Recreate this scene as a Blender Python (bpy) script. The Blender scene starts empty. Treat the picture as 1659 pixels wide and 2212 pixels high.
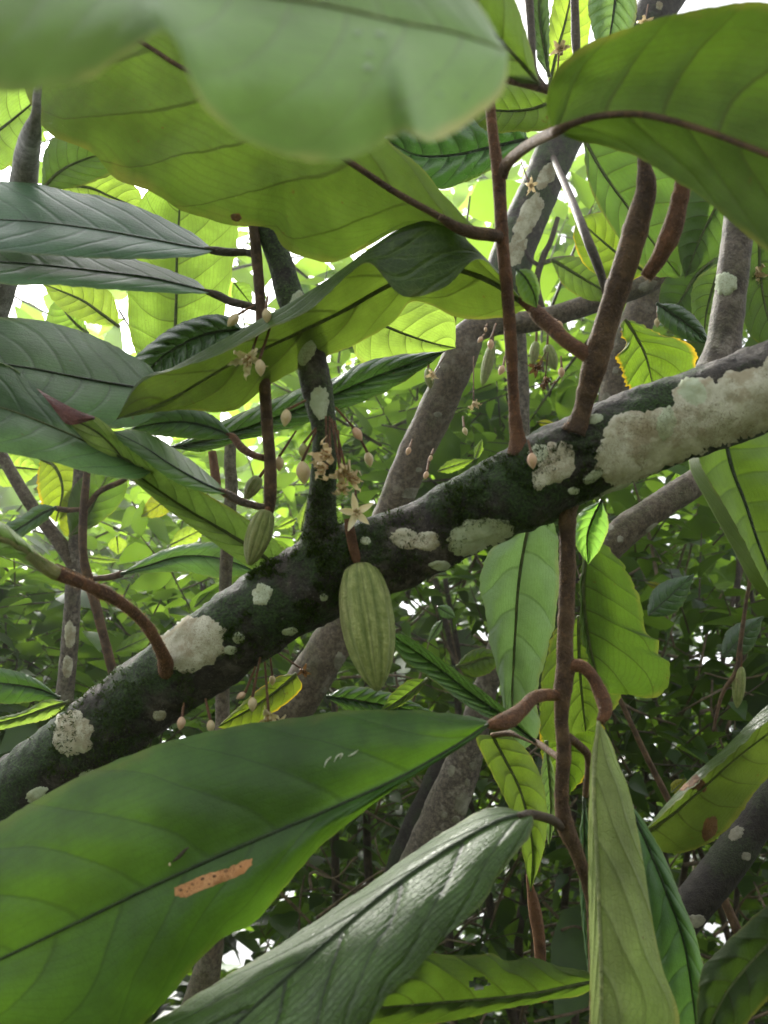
import math
EXPOSURE = 2.1
SUN, SUN_EL, SUN_AZ, SKY = 2.8, math.radians(52), math.radians(-34), .11
SHADE_CANOPY = [((.4, 3.5, .7, 4.5, 2.8, 3.6), 130, .22, 3)]  # blocks of added leaves that shade the right thicket from above
HAZE = .016
import bpy, math, random
from mathutils import Vector, Matrix, noise
from mathutils.bvhtree import BVHTree

random.seed(7)
R = math.radians
scn = bpy.context.scene
COL = scn.collection

# ---------------------------------------------------------------- camera
CAM = Vector((0.0, 0.0, 1.25))
TILT = R(30)
FWD = Vector((0, math.cos(TILT), math.sin(TILT)))
UPV = Vector((0, -math.sin(TILT), math.cos(TILT)))
RGT = Vector((1, 0, 0))
FPX = 1106.0 / math.tan(R(32.5))        # focal length in survey units (the survey sheet is 1659 x 2212)


def P(x, y, d):
    """survey bearing (x, y) and distance along the view axis in metres -> a point of the place"""
    return CAM + FWD * d + RGT * ((x - 829.5) / FPX * d) + UPV * ((1106.0 - y) / FPX * d)


cam = bpy.data.cameras.new("camera")
cam.sensor_fit = 'VERTICAL'
cam.sensor_height = 24.0
cam.lens = 12.0 / math.tan(R(32.5))
cam.clip_start = 0.01
cam.clip_end = 2000
cam.dof.use_dof = True
cam.dof.focus_distance = 0.49
cam.dof.aperture_fstop = cam.lens / 1.75
camo = bpy.data.objects.new("camera", cam)
COL.objects.link(camo)
camo.location = CAM
camo.rotation_euler = (R(90) + TILT, 0, 0)
scn.camera = camo
scn.render.resolution_x, scn.render.resolution_y = 768, 1024
scn.view_settings.view_transform = 'Standard'
scn.view_settings.look = 'None'
scn.view_settings.gamma = 1
scn.view_settings.exposure = EXPOSURE


# ---------------------------------------------------------------- objects
def tag(o, label=None, cat=None, group=None, kind=None):
    if label: o['label'] = label
    if cat: o['category'] = cat
    if group: o['group'] = group
    if kind: o['kind'] = kind
    return o


def empty(name, loc):
    o = bpy.data.objects.new(name, None)
    o.empty_display_size = 0.02
    COL.objects.link(o)
    o.location = loc
    return o


def build(name, verts, faces, mat, parent=None, origin=None, uvs=None, smooth=True, vein=None):
    """one mesh object; verts are points of the place, the origin is the parent's or the one given"""
    if parent is not None:
        org = world_loc(parent)
    else:
        org = Vector(origin) if origin is not None else Vector((0, 0, 0))
    me = bpy.data.meshes.new(name)
    me.from_pydata([tuple(Vector(v) - org) for v in verts], [], faces)
    if uvs:
        ul = me.uv_layers.new(name="uv")
        for lp in me.loops:
            ul.data[lp.index].uv = uvs[lp.vertex_index]
    if vein:
        at = me.attributes.new('vein', 'FLOAT', 'POINT')
        at.data.foreach_set('value', vein)
    if smooth:
        me.polygons.foreach_set('use_smooth', [True] * len(me.polygons))
    me.materials.append(mat)
    me.update()
    o = bpy.data.objects.new(name, me)
    COL.objects.link(o)
    if parent is not None:
        o.parent = parent
    else:
        o.location = org
    return o


def world_loc(o):
    v = Vector(o.location)
    while o.parent is not None:
        o = o.parent
        v = v + Vector(o.location)
    return v


# ---------------------------------------------------------------- curves
def spline(pts, n):
    """Catmull-Rom through pts (tuples of any length), n + 1 samples evenly spaced by chord"""
    pts = [tuple(map(float, p)) for p in pts]
    m = len(pts)
    if m == 2:
        return [tuple(a + (b - a) * i / n for a, b in zip(pts[0], pts[1])) for i in range(n + 1)]
    ext = [tuple(2 * a - b for a, b in zip(pts[0], pts[1]))] + pts + [tuple(2 * a - b for a, b in zip(pts[-1], pts[-2]))]
    dense = []
    S = 14
    for k in range(m - 1):
        p0, p1, p2, p3 = ext[k], ext[k + 1], ext[k + 2], ext[k + 3]
        for s in range(S):
            t = s / S
            dense.append(tuple(0.5 * ((2 * b) + (c - a) * t + (2 * a - 5 * b + 4 * c - e) * t * t + (3 * b - a - 3 * c + e) * t ** 3)
                               for a, b, c, e in zip(p0, p1, p2, p3)))
    dense.append(pts[-1])
    L = [0]
    for a, b in zip(dense, dense[1:]):
        L.append(L[-1] + math.hypot(b[0] - a[0], b[1] - a[1]) + 1e-6)
    out, j = [], 0
    for i in range(n + 1):
        s = L[-1] * i / n
        while j < len(L) - 2 and L[j + 1] < s:
            j += 1
        f = min(1, max(0, (s - L[j]) / (L[j + 1] - L[j])))
        out.append(tuple(a + (b - a) * f for a, b in zip(dense[j], dense[j + 1])))
    return out


def tube_geo(pts, seg=10, rough=0.0, nscale=40.0, step=None, n=None):
    """pts: (x, y, d, r) with r in survey units -> verts, faces"""
    if n is None:
        ln = sum(math.hypot(b[0] - a[0], b[1] - a[1]) for a, b in zip(pts, pts[1:]))
        n = max(6, int(ln / (step or 12)))
    sm = spline(pts, n)
    cs = [P(q[0], q[1], q[2]) for q in sm]
    rs = [max(0.05, q[3]) / FPX * q[2] for q in sm]
    return tube3(cs, rs, seg, rough, nscale)


def tube3(cs, rs, seg=10, rough=0.0, nscale=40.0):
    v, f = [], []
    up = None
    for i, c in enumerate(cs):
        a = cs[max(0, i - 1)]
        b = cs[min(len(cs) - 1, i + 1)]
        t = (b - a).normalized()
        if up is None:
            up = t.orthogonal().normalized()
        up = (up - t * up.dot(t)).normalized()
        w = t.cross(up)
        for k in range(seg):
            an = 2 * math.pi * k / seg
            dr = up * math.cos(an) + w * math.sin(an)
            r = rs[i]
            if rough:
                q = c + dr * r
                r *= 1 + rough * (noise.noise(q * nscale) + 0.6 * noise.noise(q * nscale * 2.7 + Vector((5, 1, 2))) + 0.4 * noise.noise(q * nscale * 6))
            v.append(c + dr * r)
    for i in range(len(cs) - 1):
        for k in range(seg):
            k2 = (k + 1) % seg
            f.append((i * seg + k, i * seg + k2, (i + 1) * seg + k2, (i + 1) * seg + k))
    v.append(cs[0]); v.append(cs[-1])
    a, b = len(v) - 2, len(v) - 1
    e = (len(cs) - 1) * seg
    for k in range(seg):
        k2 = (k + 1) % seg
        f.append((a, k2, k)); f.append((b, e + k, e + k2))
    return v, f


def merge(*geos):
    v, f = [], []
    for gv, gf in geos:
        o = len(v)
        v += gv
        f += [tuple(i + o for i in q) for q in gf]
    return v, f


# ---------------------------------------------------------------- node helper
class NT:
    def __init__(s, name):
        s.mat = bpy.data.materials.new(name)
        s.mat.use_nodes = True
        s.t = s.mat.node_tree
        s.t.nodes.clear()
        s.out = s.t.nodes.new('ShaderNodeOutputMaterial')

    def n(s, typ, **kw):
        nd = s.t.nodes.new('ShaderNode' + typ)
        for k, v in kw.items():
            setattr(nd, k, v)
        return nd

    def put(s, sock, v):
        if v is None:
            return
        if hasattr(v, 'is_output') or isinstance(v, bpy.types.NodeSocket):
            s.t.links.new(v, sock)
        elif isinstance(v, (tuple, list)) and len(v) == 3 and sock.type == 'RGBA':
            sock.default_value = (*v, 1)
        else:
            sock.default_value = v

    def m(s, op, a, b=None, c=None, clamp=False):
        nd = s.n('Math', operation=op, use_clamp=clamp)
        for i, q in enumerate((a, b, c)):
            if q is not None:
                s.put(nd.inputs[i], q)
        return nd.outputs[0]

    def mix(s, f, a, b, blend='MIX'):
        nd = s.n('Mix', data_type='RGBA', blend_type=blend)
        s.put(nd.inputs[0], f); s.put(nd.inputs[6], a); s.put(nd.inputs[7], b)
        return nd.outputs[2]

    def ramp(s, v, lo, hi, a=0.0, b=1.0):
        nd = s.n('MapRange', interpolation_type='SMOOTHSTEP')
        s.put(nd.inputs[0], v)
        for i, q in zip((1, 2, 3, 4), (lo, hi, a, b)):
            s.put(nd.inputs[i], q)
        return nd.outputs[0]

    def noise(s, vec, scale, detail=3, rough=.55, out=0):
        nd = s.n('TexNoise')
        s.put(nd.inputs['Vector'], vec)
        nd.inputs['Scale'].default_value = scale
        nd.inputs['Detail'].default_value = detail
        nd.inputs['Roughness'].default_value = rough
        return nd.outputs[out]

    def voro(s, vec, scale, feature='F1', out='Distance'):
        nd = s.n('TexVoronoi', feature=feature)
        s.put(nd.inputs['Vector'], vec)
        nd.inputs['Scale'].default_value = scale
        return nd.outputs[out]

    def bump(s, h, strength=.5, dist=.001, normal=None):
        nd = s.n('Bump')
        nd.inputs['Strength'].default_value = strength
        nd.inputs['Distance'].default_value = dist
        s.put(nd.inputs['Height'], h)
        if normal: s.put(nd.inputs['Normal'], normal)
        return nd.outputs[0]

    def pbr(s, col, rough, nrm=None, spec=.5, **kw):
        b = s.n('BsdfPrincipled')
        s.put(b.inputs['Base Color'], col)
        s.put(b.inputs['Roughness'], rough)
        s.put(b.inputs['Specular IOR Level'], spec)
        if nrm: s.put(b.inputs['Normal'], nrm)
        for k, v in kw.items():
            s.put(b.inputs[k], v)
        return b.outputs[0]

    def done(s, sh):
        s.t.links.new(sh, s.out.inputs[0])
        return s.mat
# ---------------------------------------------------------------- materials
def leaf_material(name, top, under, trans, tfac=.45, rough_top=.34, rough_under=.6, nv=8, lean=.16, vein_top=(.16, .27, .07),
                  vein_under=(.09, .10, .03), edge=(.30, .26, .05), edge_amt=.5, spots=.65, coat=0.0, dew=0.0, vein_amt=1.0, bumpy=.35, pucker=.12):
    """blade of a broad leaf: front face = upper side. uv.x runs margin - midrib - margin, uv.y base - tip"""
    T = NT(name)
    uv = T.n('UVMap').outputs[0]
    sx = T.n('SeparateXYZ'); T.put(sx.inputs[0], uv)
    obj = T.n('TexCoord').outputs['Object']
    oi = T.n('ObjectInfo')
    back = T.n('NewGeometry').outputs['Backfacing']
    d = T.m('SUBTRACT', sx.outputs[0], .5)
    U = T.m('MULTIPLY', T.m('ABSOLUTE', d), 2.0)
    side = T.m('GREATER_THAN', d, 0.0)
    wob = T.m('MULTIPLY', T.m('SUBTRACT', T.noise(obj, 60, 2), .5), .16)
    s = T.m('ADD', T.m('ADD', T.n('Attribute', attribute_name='vein').outputs['Fac'], T.m('MULTIPLY', side, .37)), wob)
    tri = T.m('ABSOLUTE', T.m('SUBTRACT', T.m('FRACT', s), .5))           # 0 on a side vein
    wid = T.m('MULTIPLY', T.m('SUBTRACT', 1.25, U), .05)
    vein = T.m('SUBTRACT', 1.0, T.ramp(T.m('DIVIDE', tri, wid), .35, 1.0))
    groove = T.m('SUBTRACT', 1.0, T.ramp(tri, 0.0, .16))
    mid = T.m('SUBTRACT', 1.0, T.ramp(U, .012, .04))
    vein = T.m('MAXIMUM', vein, mid)
    # ladder of fine cross veins between the side veins
    wv = T.n('TexWave', wave_type='BANDS', bands_direction='X')
    cb = T.n('CombineXYZ'); T.put(cb.inputs[0], U); T.put(cb.inputs[1], T.m('MULTIPLY', s, .05))
    T.put(wv.inputs['Vector'], cb.outputs[0])
    wv.inputs['Scale'].default_value = 4.5; wv.inputs['Distortion'].default_value = 4; wv.inputs['Detail'].default_value = 2
    wv.inputs['Detail Scale'].default_value = 2.0
    ladder = T.ramp(wv.outputs[1], .78, .98)
    net = T.m('SUBTRACT', 1.0, T.ramp(T.voro(obj, 420, 'DISTANCE_TO_EDGE'), .02, .12))
    mott = T.noise(obj, 22, 4, .6)
    mott2 = T.noise(obj, 160, 3, .6)
    base = T.mix(back, top, under)
    vcol = T.mix(back, vein_top, vein_under)
    var = T.ramp(mott, .3, .7, .66, 1.28)
    base = T.mix(1.0, base, var, 'MULTIPLY')
    base = T.mix(T.m('MULTIPLY', T.ramp(mott2, .45, .75), .28), base, vcol)
    base = T.mix(T.m('MULTIPLY', ladder, .22 * vein_amt), base, vcol)
    base = T.mix(T.m('MULTIPLY', net, .20 * vein_amt), base, vcol)
    base = T.mix(T.m('MULTIPLY', vein, .62 * vein_amt), base, vcol)
    tint = oi.outputs['Color']
    base = T.mix(1.0, base, tint, 'MULTIPLY')
    tr = T.mix(1.0, trans, T.mix(1.0, tint, var, 'MULTIPLY'), 'MULTIPLY')
    tr = T.mix(T.m('MULTIPLY', vein, .75 * vein_amt), tr, (trans[0] * .30, trans[1] * .28, trans[2] * .3))
    tr = T.mix(T.m('MULTIPLY', ladder, .28 * vein_amt), tr, (trans[0] * .5, trans[1] * .5, trans[2] * .5))
    tr = T.mix(T.m('MULTIPLY', net, .16 * vein_amt), tr, (trans[0] * .5, trans[1] * .5, trans[2] * .5))
    # yellowed margin, brown specks and dry patches
    em = T.m('MULTIPLY', T.ramp(T.m('ADD', U, T.m('MULTIPLY', T.m('SUBTRACT', T.noise(obj, 35, 3), .5), .35)), .90, 1.02), T.m('MULTIPLY', edge_amt, T.ramp(T.noise(obj, 48, 2), .40, .58, .15, 1.0)))
    base = T.mix(em, base, edge); tr = T.mix(em, tr, (edge[0] * 1.2, edge[1] * 1.1, edge[2]))
    sp = T.m('MULTIPLY', T.ramp(T.noise(obj, 70, 4, .65), .70, .76), spots)
    sp = T.m('MAXIMUM', sp, T.m('MULTIPLY', T.ramp(T.noise(obj, 300, 2, .5), .73, .78), spots * .8))
    base = T.mix(sp, base, (.12, .065, .02)); tr = T.mix(sp, tr, (.08, .03, .005))
    al = T.m('MULTIPLY', T.ramp(T.noise(obj, 420, 3, .6), .70, .76), spots * .55)
    base = T.mix(al, base, (.26, .30, .20))
    h = T.m('ADD', T.m('MULTIPLY', groove, -1.0), T.m('MULTIPLY', net, -.16))
    h = T.m('ADD', h, T.m('MULTIPLY', ladder, -pucker))
    h = T.m('ADD', h, T.m('MULTIPLY', mott2, .22))
    nrm = T.bump(h, bumpy, .0014)
    rg = T.m('ADD', T.m('MULTIPLY', back, rough_under - rough_top), rough_top)
    rg = T.m('ADD', rg, T.m('MULTIPLY', T.m('SUBTRACT', T.noise(obj, 55, 3), .5), .28), clamp=True)
    p = T.pbr(base, rg, nrm, T.m('SUBTRACT', .5, T.m('MULTIPLY', back, .22)), **{'Coat Weight': coat, 'Coat Roughness': .18})
    tl = T.n('BsdfTranslucent'); T.put(tl.inputs[0], tr); T.put(tl.inputs[1], nrm)
    mx = T.n('MixShader'); mx.inputs[0].default_value = tfac
    T.put(mx.inputs[1], p); T.put(mx.inputs[2], tl.outputs[0])
    return T.done(mx.outputs[0])


def bark_material(name, dark, mid, pale, moss=(.035, .055, .012), moss_amt=.5, pale_amt=.3, scale=1.0, rough=.8, moss_at=.52):
    T = NT(name)
    g = T.n('NewGeometry')
    obj = T.n('TexCoord').outputs['Object']
    n1 = T.noise(obj, 60 * scale, 6, .65)
    n2 = T.noise(obj, 240 * scale, 5, .7)
    n3 = T.noise(obj, 26 * scale, 4, .6)
    n4 = T.noise(obj, 900 * scale, 3, .7)
    col = T.mix(T.ramp(n2, .32, .68), dark, mid)
    col = T.mix(T.m('MULTIPLY', T.ramp(n1, .52, .70), pale_amt), col, pale)
    col = T.mix(T.m('MULTIPLY', T.ramp(n4, .60, .70), .55), col, pale)
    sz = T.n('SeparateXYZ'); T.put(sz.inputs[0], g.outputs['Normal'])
    top_pale = T.m('MULTIPLY', T.ramp(sz.outputs[2], .0, .75), T.ramp(T.noise(obj, 130 * scale, 5, .7), .38, .62))  # bark mixed paler on upward-facing sides
    col = T.mix(T.m('MULTIPLY', top_pale, pale_amt * 1.6, clamp=True), col, pale)
    v = T.voro(obj, 150 * scale, 'DISTANCE_TO_EDGE')
    crack = T.m('SUBTRACT', 1.0, T.ramp(v, 0.0, .10))
    col = T.mix(T.m('MULTIPLY', crack, .14), col, (dark[0] * .5, dark[1] * .5, dark[2] * .5))
    sz = T.n('SeparateXYZ'); T.put(sz.inputs[0], g.outputs['Normal'])
    mm = T.m('ADD', T.m('ADD', n3, T.m('MULTIPLY', n2, .35)), T.m('MULTIPLY', T.m('ABSOLUTE', sz.outputs[2]), -.10))
    mo = T.m('MULTIPLY', T.ramp(mm, moss_at + .10, moss_at + .24), moss_amt)
    mcol = T.mix(T.ramp(n4, .35, .7), (moss[0] * .45, moss[1] * .45, moss[2] * .4), (moss[0] * 2.4, moss[1] * 2.9, moss[2] * 1.8))
    col = T.mix(mo, col, mcol)
    h = T.m('ADD', T.m('MULTIPLY', n2, .8), T.m('MULTIPLY', crack, -.06))
    h = T.m('ADD', h, T.m('MULTIPLY', n4, .45))
    h = T.m('ADD', h, T.m('MULTIPLY', T.m('MULTIPLY', mo, n4), .9))
    nrm = T.bump(h, .9, .0022)
    return T.done(T.pbr(col, T.m('SUBTRACT', rough, T.m('MULTIPLY', n1, .2)), nrm, .35))


def twig_material(name, a, b, rough=.6, scale=1.0, fuzz=.3):
    T = NT(name)
    obj = T.n('TexCoord').outputs['Object']
    n1 = T.noise(obj, 90 * scale, 4, .6); n2 = T.noise(obj, 700 * scale, 3, .7)
    col = T.mix(T.ramp(n1, .35, .65), a, b)
    col = T.mix(T.m('MULTIPLY', T.ramp(n2, .6, .7), .5), col, (a[0] * .4, a[1] * .4, a[2] * .4))
    n3 = T.noise(obj, 240 * scale, 4, .65)
    col = T.mix(T.m('MULTIPLY', T.ramp(n3, .52, .66), .5), col, (b[0] * 1.7, b[1] * 1.6, b[2] * 1.5))
    nrm = T.bump(T.m('ADD', T.m('ADD', n2, n1), n3), .9, .0013)
    return T.done(T.pbr(col, rough, nrm, .35, **{'Sheen Weight': fuzz, 'Sheen Roughness': .4, 'Sheen Tint': (.6, .33, .14)}))


def lichen_material(name, a, b, crackc, scale=1.0):
    T = NT(name)
    obj = T.n('TexCoord').outputs['Object']
    n1 = T.noise(obj, 120 * scale, 5, .65); n2 = T.noise(obj, 500 * scale, 4, .7); n3 = T.noise(obj, 45 * scale, 3, .6)
    col = T.mix(T.ramp(n1, .35, .66), a, b)
    col = T.mix(T.m('MULTIPLY', T.ramp(T.noise(obj, 75 * scale, 5, .7), .48, .64), .7), col, crackc)
    vv = T.mix(.12, obj, T.noise(obj, 90 * scale, 3, .6, 1))
    v = T.voro(vv, 130 * scale, 'DISTANCE_TO_EDGE')
    cr = T.m('MULTIPLY', T.m('SUBTRACT', 1.0, T.ramp(v, .0, .06)), T.ramp(n3, .42, .55))
    col = T.mix(T.m('MULTIPLY', cr, .75), col, (crackc[0] * .45, crackc[1] * .4, crackc[2] * .35))
    col = T.mix(T.m('MULTIPLY', T.ramp(n2, .62, .76), .18), col, (.16, .14, .10))
    h = T.m('SUBTRACT', T.m('ADD', T.m('MULTIPLY', n2, .7), T.m('MULTIPLY', n1, .8)), cr)
    return T.done(T.pbr(col, .9, T.bump(h, .42, .0008), .2))


def foliage_material(name, cols, trans, tfac=.4, rough=.38, spec=.5):
    """small leaves of a shrub, a different green for each leaf"""
    T = NT(name)
    rnd = T.n('NewGeometry').outputs['Random Per Island']
    obj = T.n('TexCoord').outputs['Object']
    cr = T.n('ValToRGB'); T.put(cr.inputs[0], rnd)
    el = cr.color_ramp.elements
    el[0].color = (*cols[0], 1); el[1].color = (*cols[-1], 1)
    for i, c in enumerate(cols[1:-1]):
        e = el.new((i + 1) / (len(cols) - 1)); e.color = (*c, 1)
    col = T.mix(T.ramp(T.noise(obj, 40, 3), .3, .7, .0, .5), cr.outputs[0], (cols[0][0] * .7, cols[0][1] * .7, cols[0][2] * .7))
    p = T.pbr(col, T.m('ADD', rough, T.m('MULTIPLY', rnd, .2)), T.bump(T.noise(obj, 120, 3), .25, .002), spec)
    tl = T.n('BsdfTranslucent')
    T.put(tl.inputs[0], T.mix(1.0, trans, T.mix(rnd, (.55, .55, .55), (1.25, 1.2, 1.0)), 'MULTIPLY'))
    mx = T.n('MixShader'); mx.inputs[0].default_value = tfac
    T.put(mx.inputs[1], p); T.put(mx.inputs[2], tl.outputs[0])
    return T.done(mx.outputs[0])


def petal_material(name, c, c2, trans, tfac=.35):
    T = NT(name)
    obj = T.n('TexCoord').outputs['Object']
    col = T.mix(T.ramp(T.noise(obj, 320, 3), .35, .7), c, c2)
    p = T.pbr(col, .55, T.bump(T.noise(obj, 900, 2), .3, .0005), .3)
    tl = T.n('BsdfTranslucent'); T.put(tl.inputs[0], trans)
    mx = T.n('MixShader'); mx.inputs[0].default_value = tfac
    T.put(mx.inputs[1], p); T.put(mx.inputs[2], tl.outputs[0])
    return T.done(mx.outputs[0])


def pod_material():
    T = NT('pod_skin')
    obj = T.n('TexCoord').outputs['Object']
    uv = T.n('UVMap').outputs[0]
    sx = T.n('SeparateXYZ'); T.put(sx.inputs[0], uv)
    fr = T.m('ABSOLUTE', T.m('SUBTRACT', T.m('FRACT', T.m('MULTIPLY', sx.outputs[0], 10.0)), .5))    # 0 in a furrow
    st = T.n('Mapping'); T.put(st.inputs[0], uv); st.inputs['Scale'].default_value = (60, 5, 1)
    n1 = T.m('ADD', T.m('MULTIPLY', T.noise(obj, 260, 5, .7), .55), T.m('MULTIPLY', T.noise(st.outputs[0], 1.0, 4, .65), .45)); n2 = T.noise(obj, 900, 3, .7); n3 = T.noise(obj, 70, 3)
    col = T.mix(T.ramp(n1, .38, .66), (.17, .215, .05), (.33, .37, .13))
    col = T.mix(T.m('MULTIPLY', T.ramp(n3, .5, .7), .4), col, (.24, .22, .10))
    col = T.mix(T.m('MULTIPLY', T.m('SUBTRACT', 1.0, T.ramp(fr, .02, .22)), .55), col, (.10, .15, .035))
    col = T.mix(T.m('MULTIPLY', T.ramp(n2, .62, .72), .3), col, (.45, .44, .25))
    h = T.m('ADD', n1, T.m('MULTIPLY', n2, .4))
    brown = T.m('MULTIPLY', T.ramp(T.noise(obj, 120, 5, .7), .60, .70), .55)
    col = T.mix(brown, col, (.16, .10, .045))
    return T.done(T.pbr(col, .55, T.bump(h, 1.0, .0020), .45))


LEAF = {
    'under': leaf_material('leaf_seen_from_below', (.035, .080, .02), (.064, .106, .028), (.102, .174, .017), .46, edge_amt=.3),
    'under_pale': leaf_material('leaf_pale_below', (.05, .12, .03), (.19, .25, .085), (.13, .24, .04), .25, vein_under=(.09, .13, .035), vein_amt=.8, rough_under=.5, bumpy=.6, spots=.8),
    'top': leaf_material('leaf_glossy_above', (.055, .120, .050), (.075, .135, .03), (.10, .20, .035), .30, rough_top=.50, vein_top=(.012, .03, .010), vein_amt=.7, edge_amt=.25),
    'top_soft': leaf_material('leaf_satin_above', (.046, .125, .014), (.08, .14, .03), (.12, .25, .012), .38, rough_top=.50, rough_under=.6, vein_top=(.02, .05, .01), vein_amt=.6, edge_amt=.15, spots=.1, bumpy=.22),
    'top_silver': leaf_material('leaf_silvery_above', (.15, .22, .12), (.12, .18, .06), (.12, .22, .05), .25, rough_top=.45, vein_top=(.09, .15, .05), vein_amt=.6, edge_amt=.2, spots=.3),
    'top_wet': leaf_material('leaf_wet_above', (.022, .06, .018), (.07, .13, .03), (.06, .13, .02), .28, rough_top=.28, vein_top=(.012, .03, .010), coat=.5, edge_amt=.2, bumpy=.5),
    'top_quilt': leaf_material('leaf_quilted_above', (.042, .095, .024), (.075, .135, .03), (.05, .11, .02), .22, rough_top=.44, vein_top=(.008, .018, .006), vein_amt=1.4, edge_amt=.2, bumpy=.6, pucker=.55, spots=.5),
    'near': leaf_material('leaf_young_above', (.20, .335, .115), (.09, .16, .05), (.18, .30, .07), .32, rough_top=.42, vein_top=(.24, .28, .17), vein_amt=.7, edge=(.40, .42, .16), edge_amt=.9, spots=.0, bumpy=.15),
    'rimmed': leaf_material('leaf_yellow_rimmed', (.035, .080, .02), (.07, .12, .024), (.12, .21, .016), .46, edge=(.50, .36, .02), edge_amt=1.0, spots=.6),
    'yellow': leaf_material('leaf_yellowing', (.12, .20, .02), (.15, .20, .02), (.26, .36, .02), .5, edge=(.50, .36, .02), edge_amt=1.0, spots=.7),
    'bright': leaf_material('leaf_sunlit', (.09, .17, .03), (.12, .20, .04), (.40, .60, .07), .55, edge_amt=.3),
}
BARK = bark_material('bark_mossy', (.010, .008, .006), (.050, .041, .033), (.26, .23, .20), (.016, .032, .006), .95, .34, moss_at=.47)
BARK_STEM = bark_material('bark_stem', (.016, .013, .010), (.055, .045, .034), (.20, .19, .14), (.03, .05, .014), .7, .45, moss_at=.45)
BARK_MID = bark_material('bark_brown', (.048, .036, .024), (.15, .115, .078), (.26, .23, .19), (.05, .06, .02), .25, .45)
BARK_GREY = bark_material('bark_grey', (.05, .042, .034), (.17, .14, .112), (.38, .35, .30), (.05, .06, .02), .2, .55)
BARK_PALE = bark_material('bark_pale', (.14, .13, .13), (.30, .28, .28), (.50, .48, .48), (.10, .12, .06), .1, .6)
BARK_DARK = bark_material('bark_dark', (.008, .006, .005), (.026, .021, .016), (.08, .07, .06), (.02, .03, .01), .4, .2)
TWIG_RED = twig_material('twig_red', (.055, .025, .013), (.125, .058, .028), .8)
TWIG_BROWN = twig_material('twig_brown', (.038, .021, .011), (.095, .058, .030), .75)
TWIG_DARK = twig_material('twig_dark', (.03, .022, .016), (.07, .055, .04), fuzz=.1)
TWIG_GREEN = twig_material('twig_green', (.09, .11, .03), (.17, .17, .06))
MIDRIB_GREEN = twig_material('midrib_green', (.05, .075, .02), (.09, .11, .035), fuzz=.05)
MIDRIB_PALE = twig_material('midrib_pale', (.14, .18, .06), (.2, .23, .09), fuzz=.05)
MIDRIB_DARK = twig_material('midrib_dark', (.012, .026, .008), (.025, .045, .012), fuzz=.02, rough=.4)
LICHEN_PALE = lichen_material('lichen_pale', (.54, .53, .43), (.36, .345, .25), (.27, .22, .14))
LICHEN_GREEN = lichen_material('lichen_green', (.48, .53, .40), (.34, .39, .27), (.30, .31, .19))
LICHEN_SPOT = lichen_material('lichen_spot', (.27, .26, .21), (.17, .165, .13), (.12, .11, .08))
PETAL = petal_material('petal_cream', (.72, .62, .38), (.80, .74, .52), (.6, .5, .25))
PETAL_OLD = petal_material('petal_withered', (.64, .48, .26), (.74, .62, .40), (.45, .36, .2), .25)
PETAL_BROWN = petal_material('petal_dry', (.10, .05, .02), (.22, .12, .045), (.08, .04, .012))
STAMEN = petal_material('stamen_rust', (.34, .15, .05), (.55, .33, .12), (.3, .1, .02), .15)
BUD = petal_material('bud_cream', (.62, .48, .28), (.66, .56, .36), (.5, .4, .2), .2)
BUD_PINK = petal_material('bud_pink', (.64, .40, .27), (.68, .50, .34), (.5, .25, .15), .2)
BUD_GREEN = petal_material('bud_green', (.30, .32, .12), (.42, .40, .18), (.3, .34, .1), .2)
POD = pod_material()
FUZZ = petal_material('rusty_fuzz', (.24, .14, .075), (.34, .21, .12), (.40, .22, .10), .5)
SCAR = lichen_material('dry_scar', (.50, .27, .125), (.40, .19, .075), (.20, .08, .03), 1.2)
DRY = twig_material('dry_brown', (.10, .045, .02), (.18, .09, .035), fuzz=.0)
DEAD = twig_material('curled_maroon', (.07, .022, .022), (.13, .05, .045), fuzz=.0, rough=.5)
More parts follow.
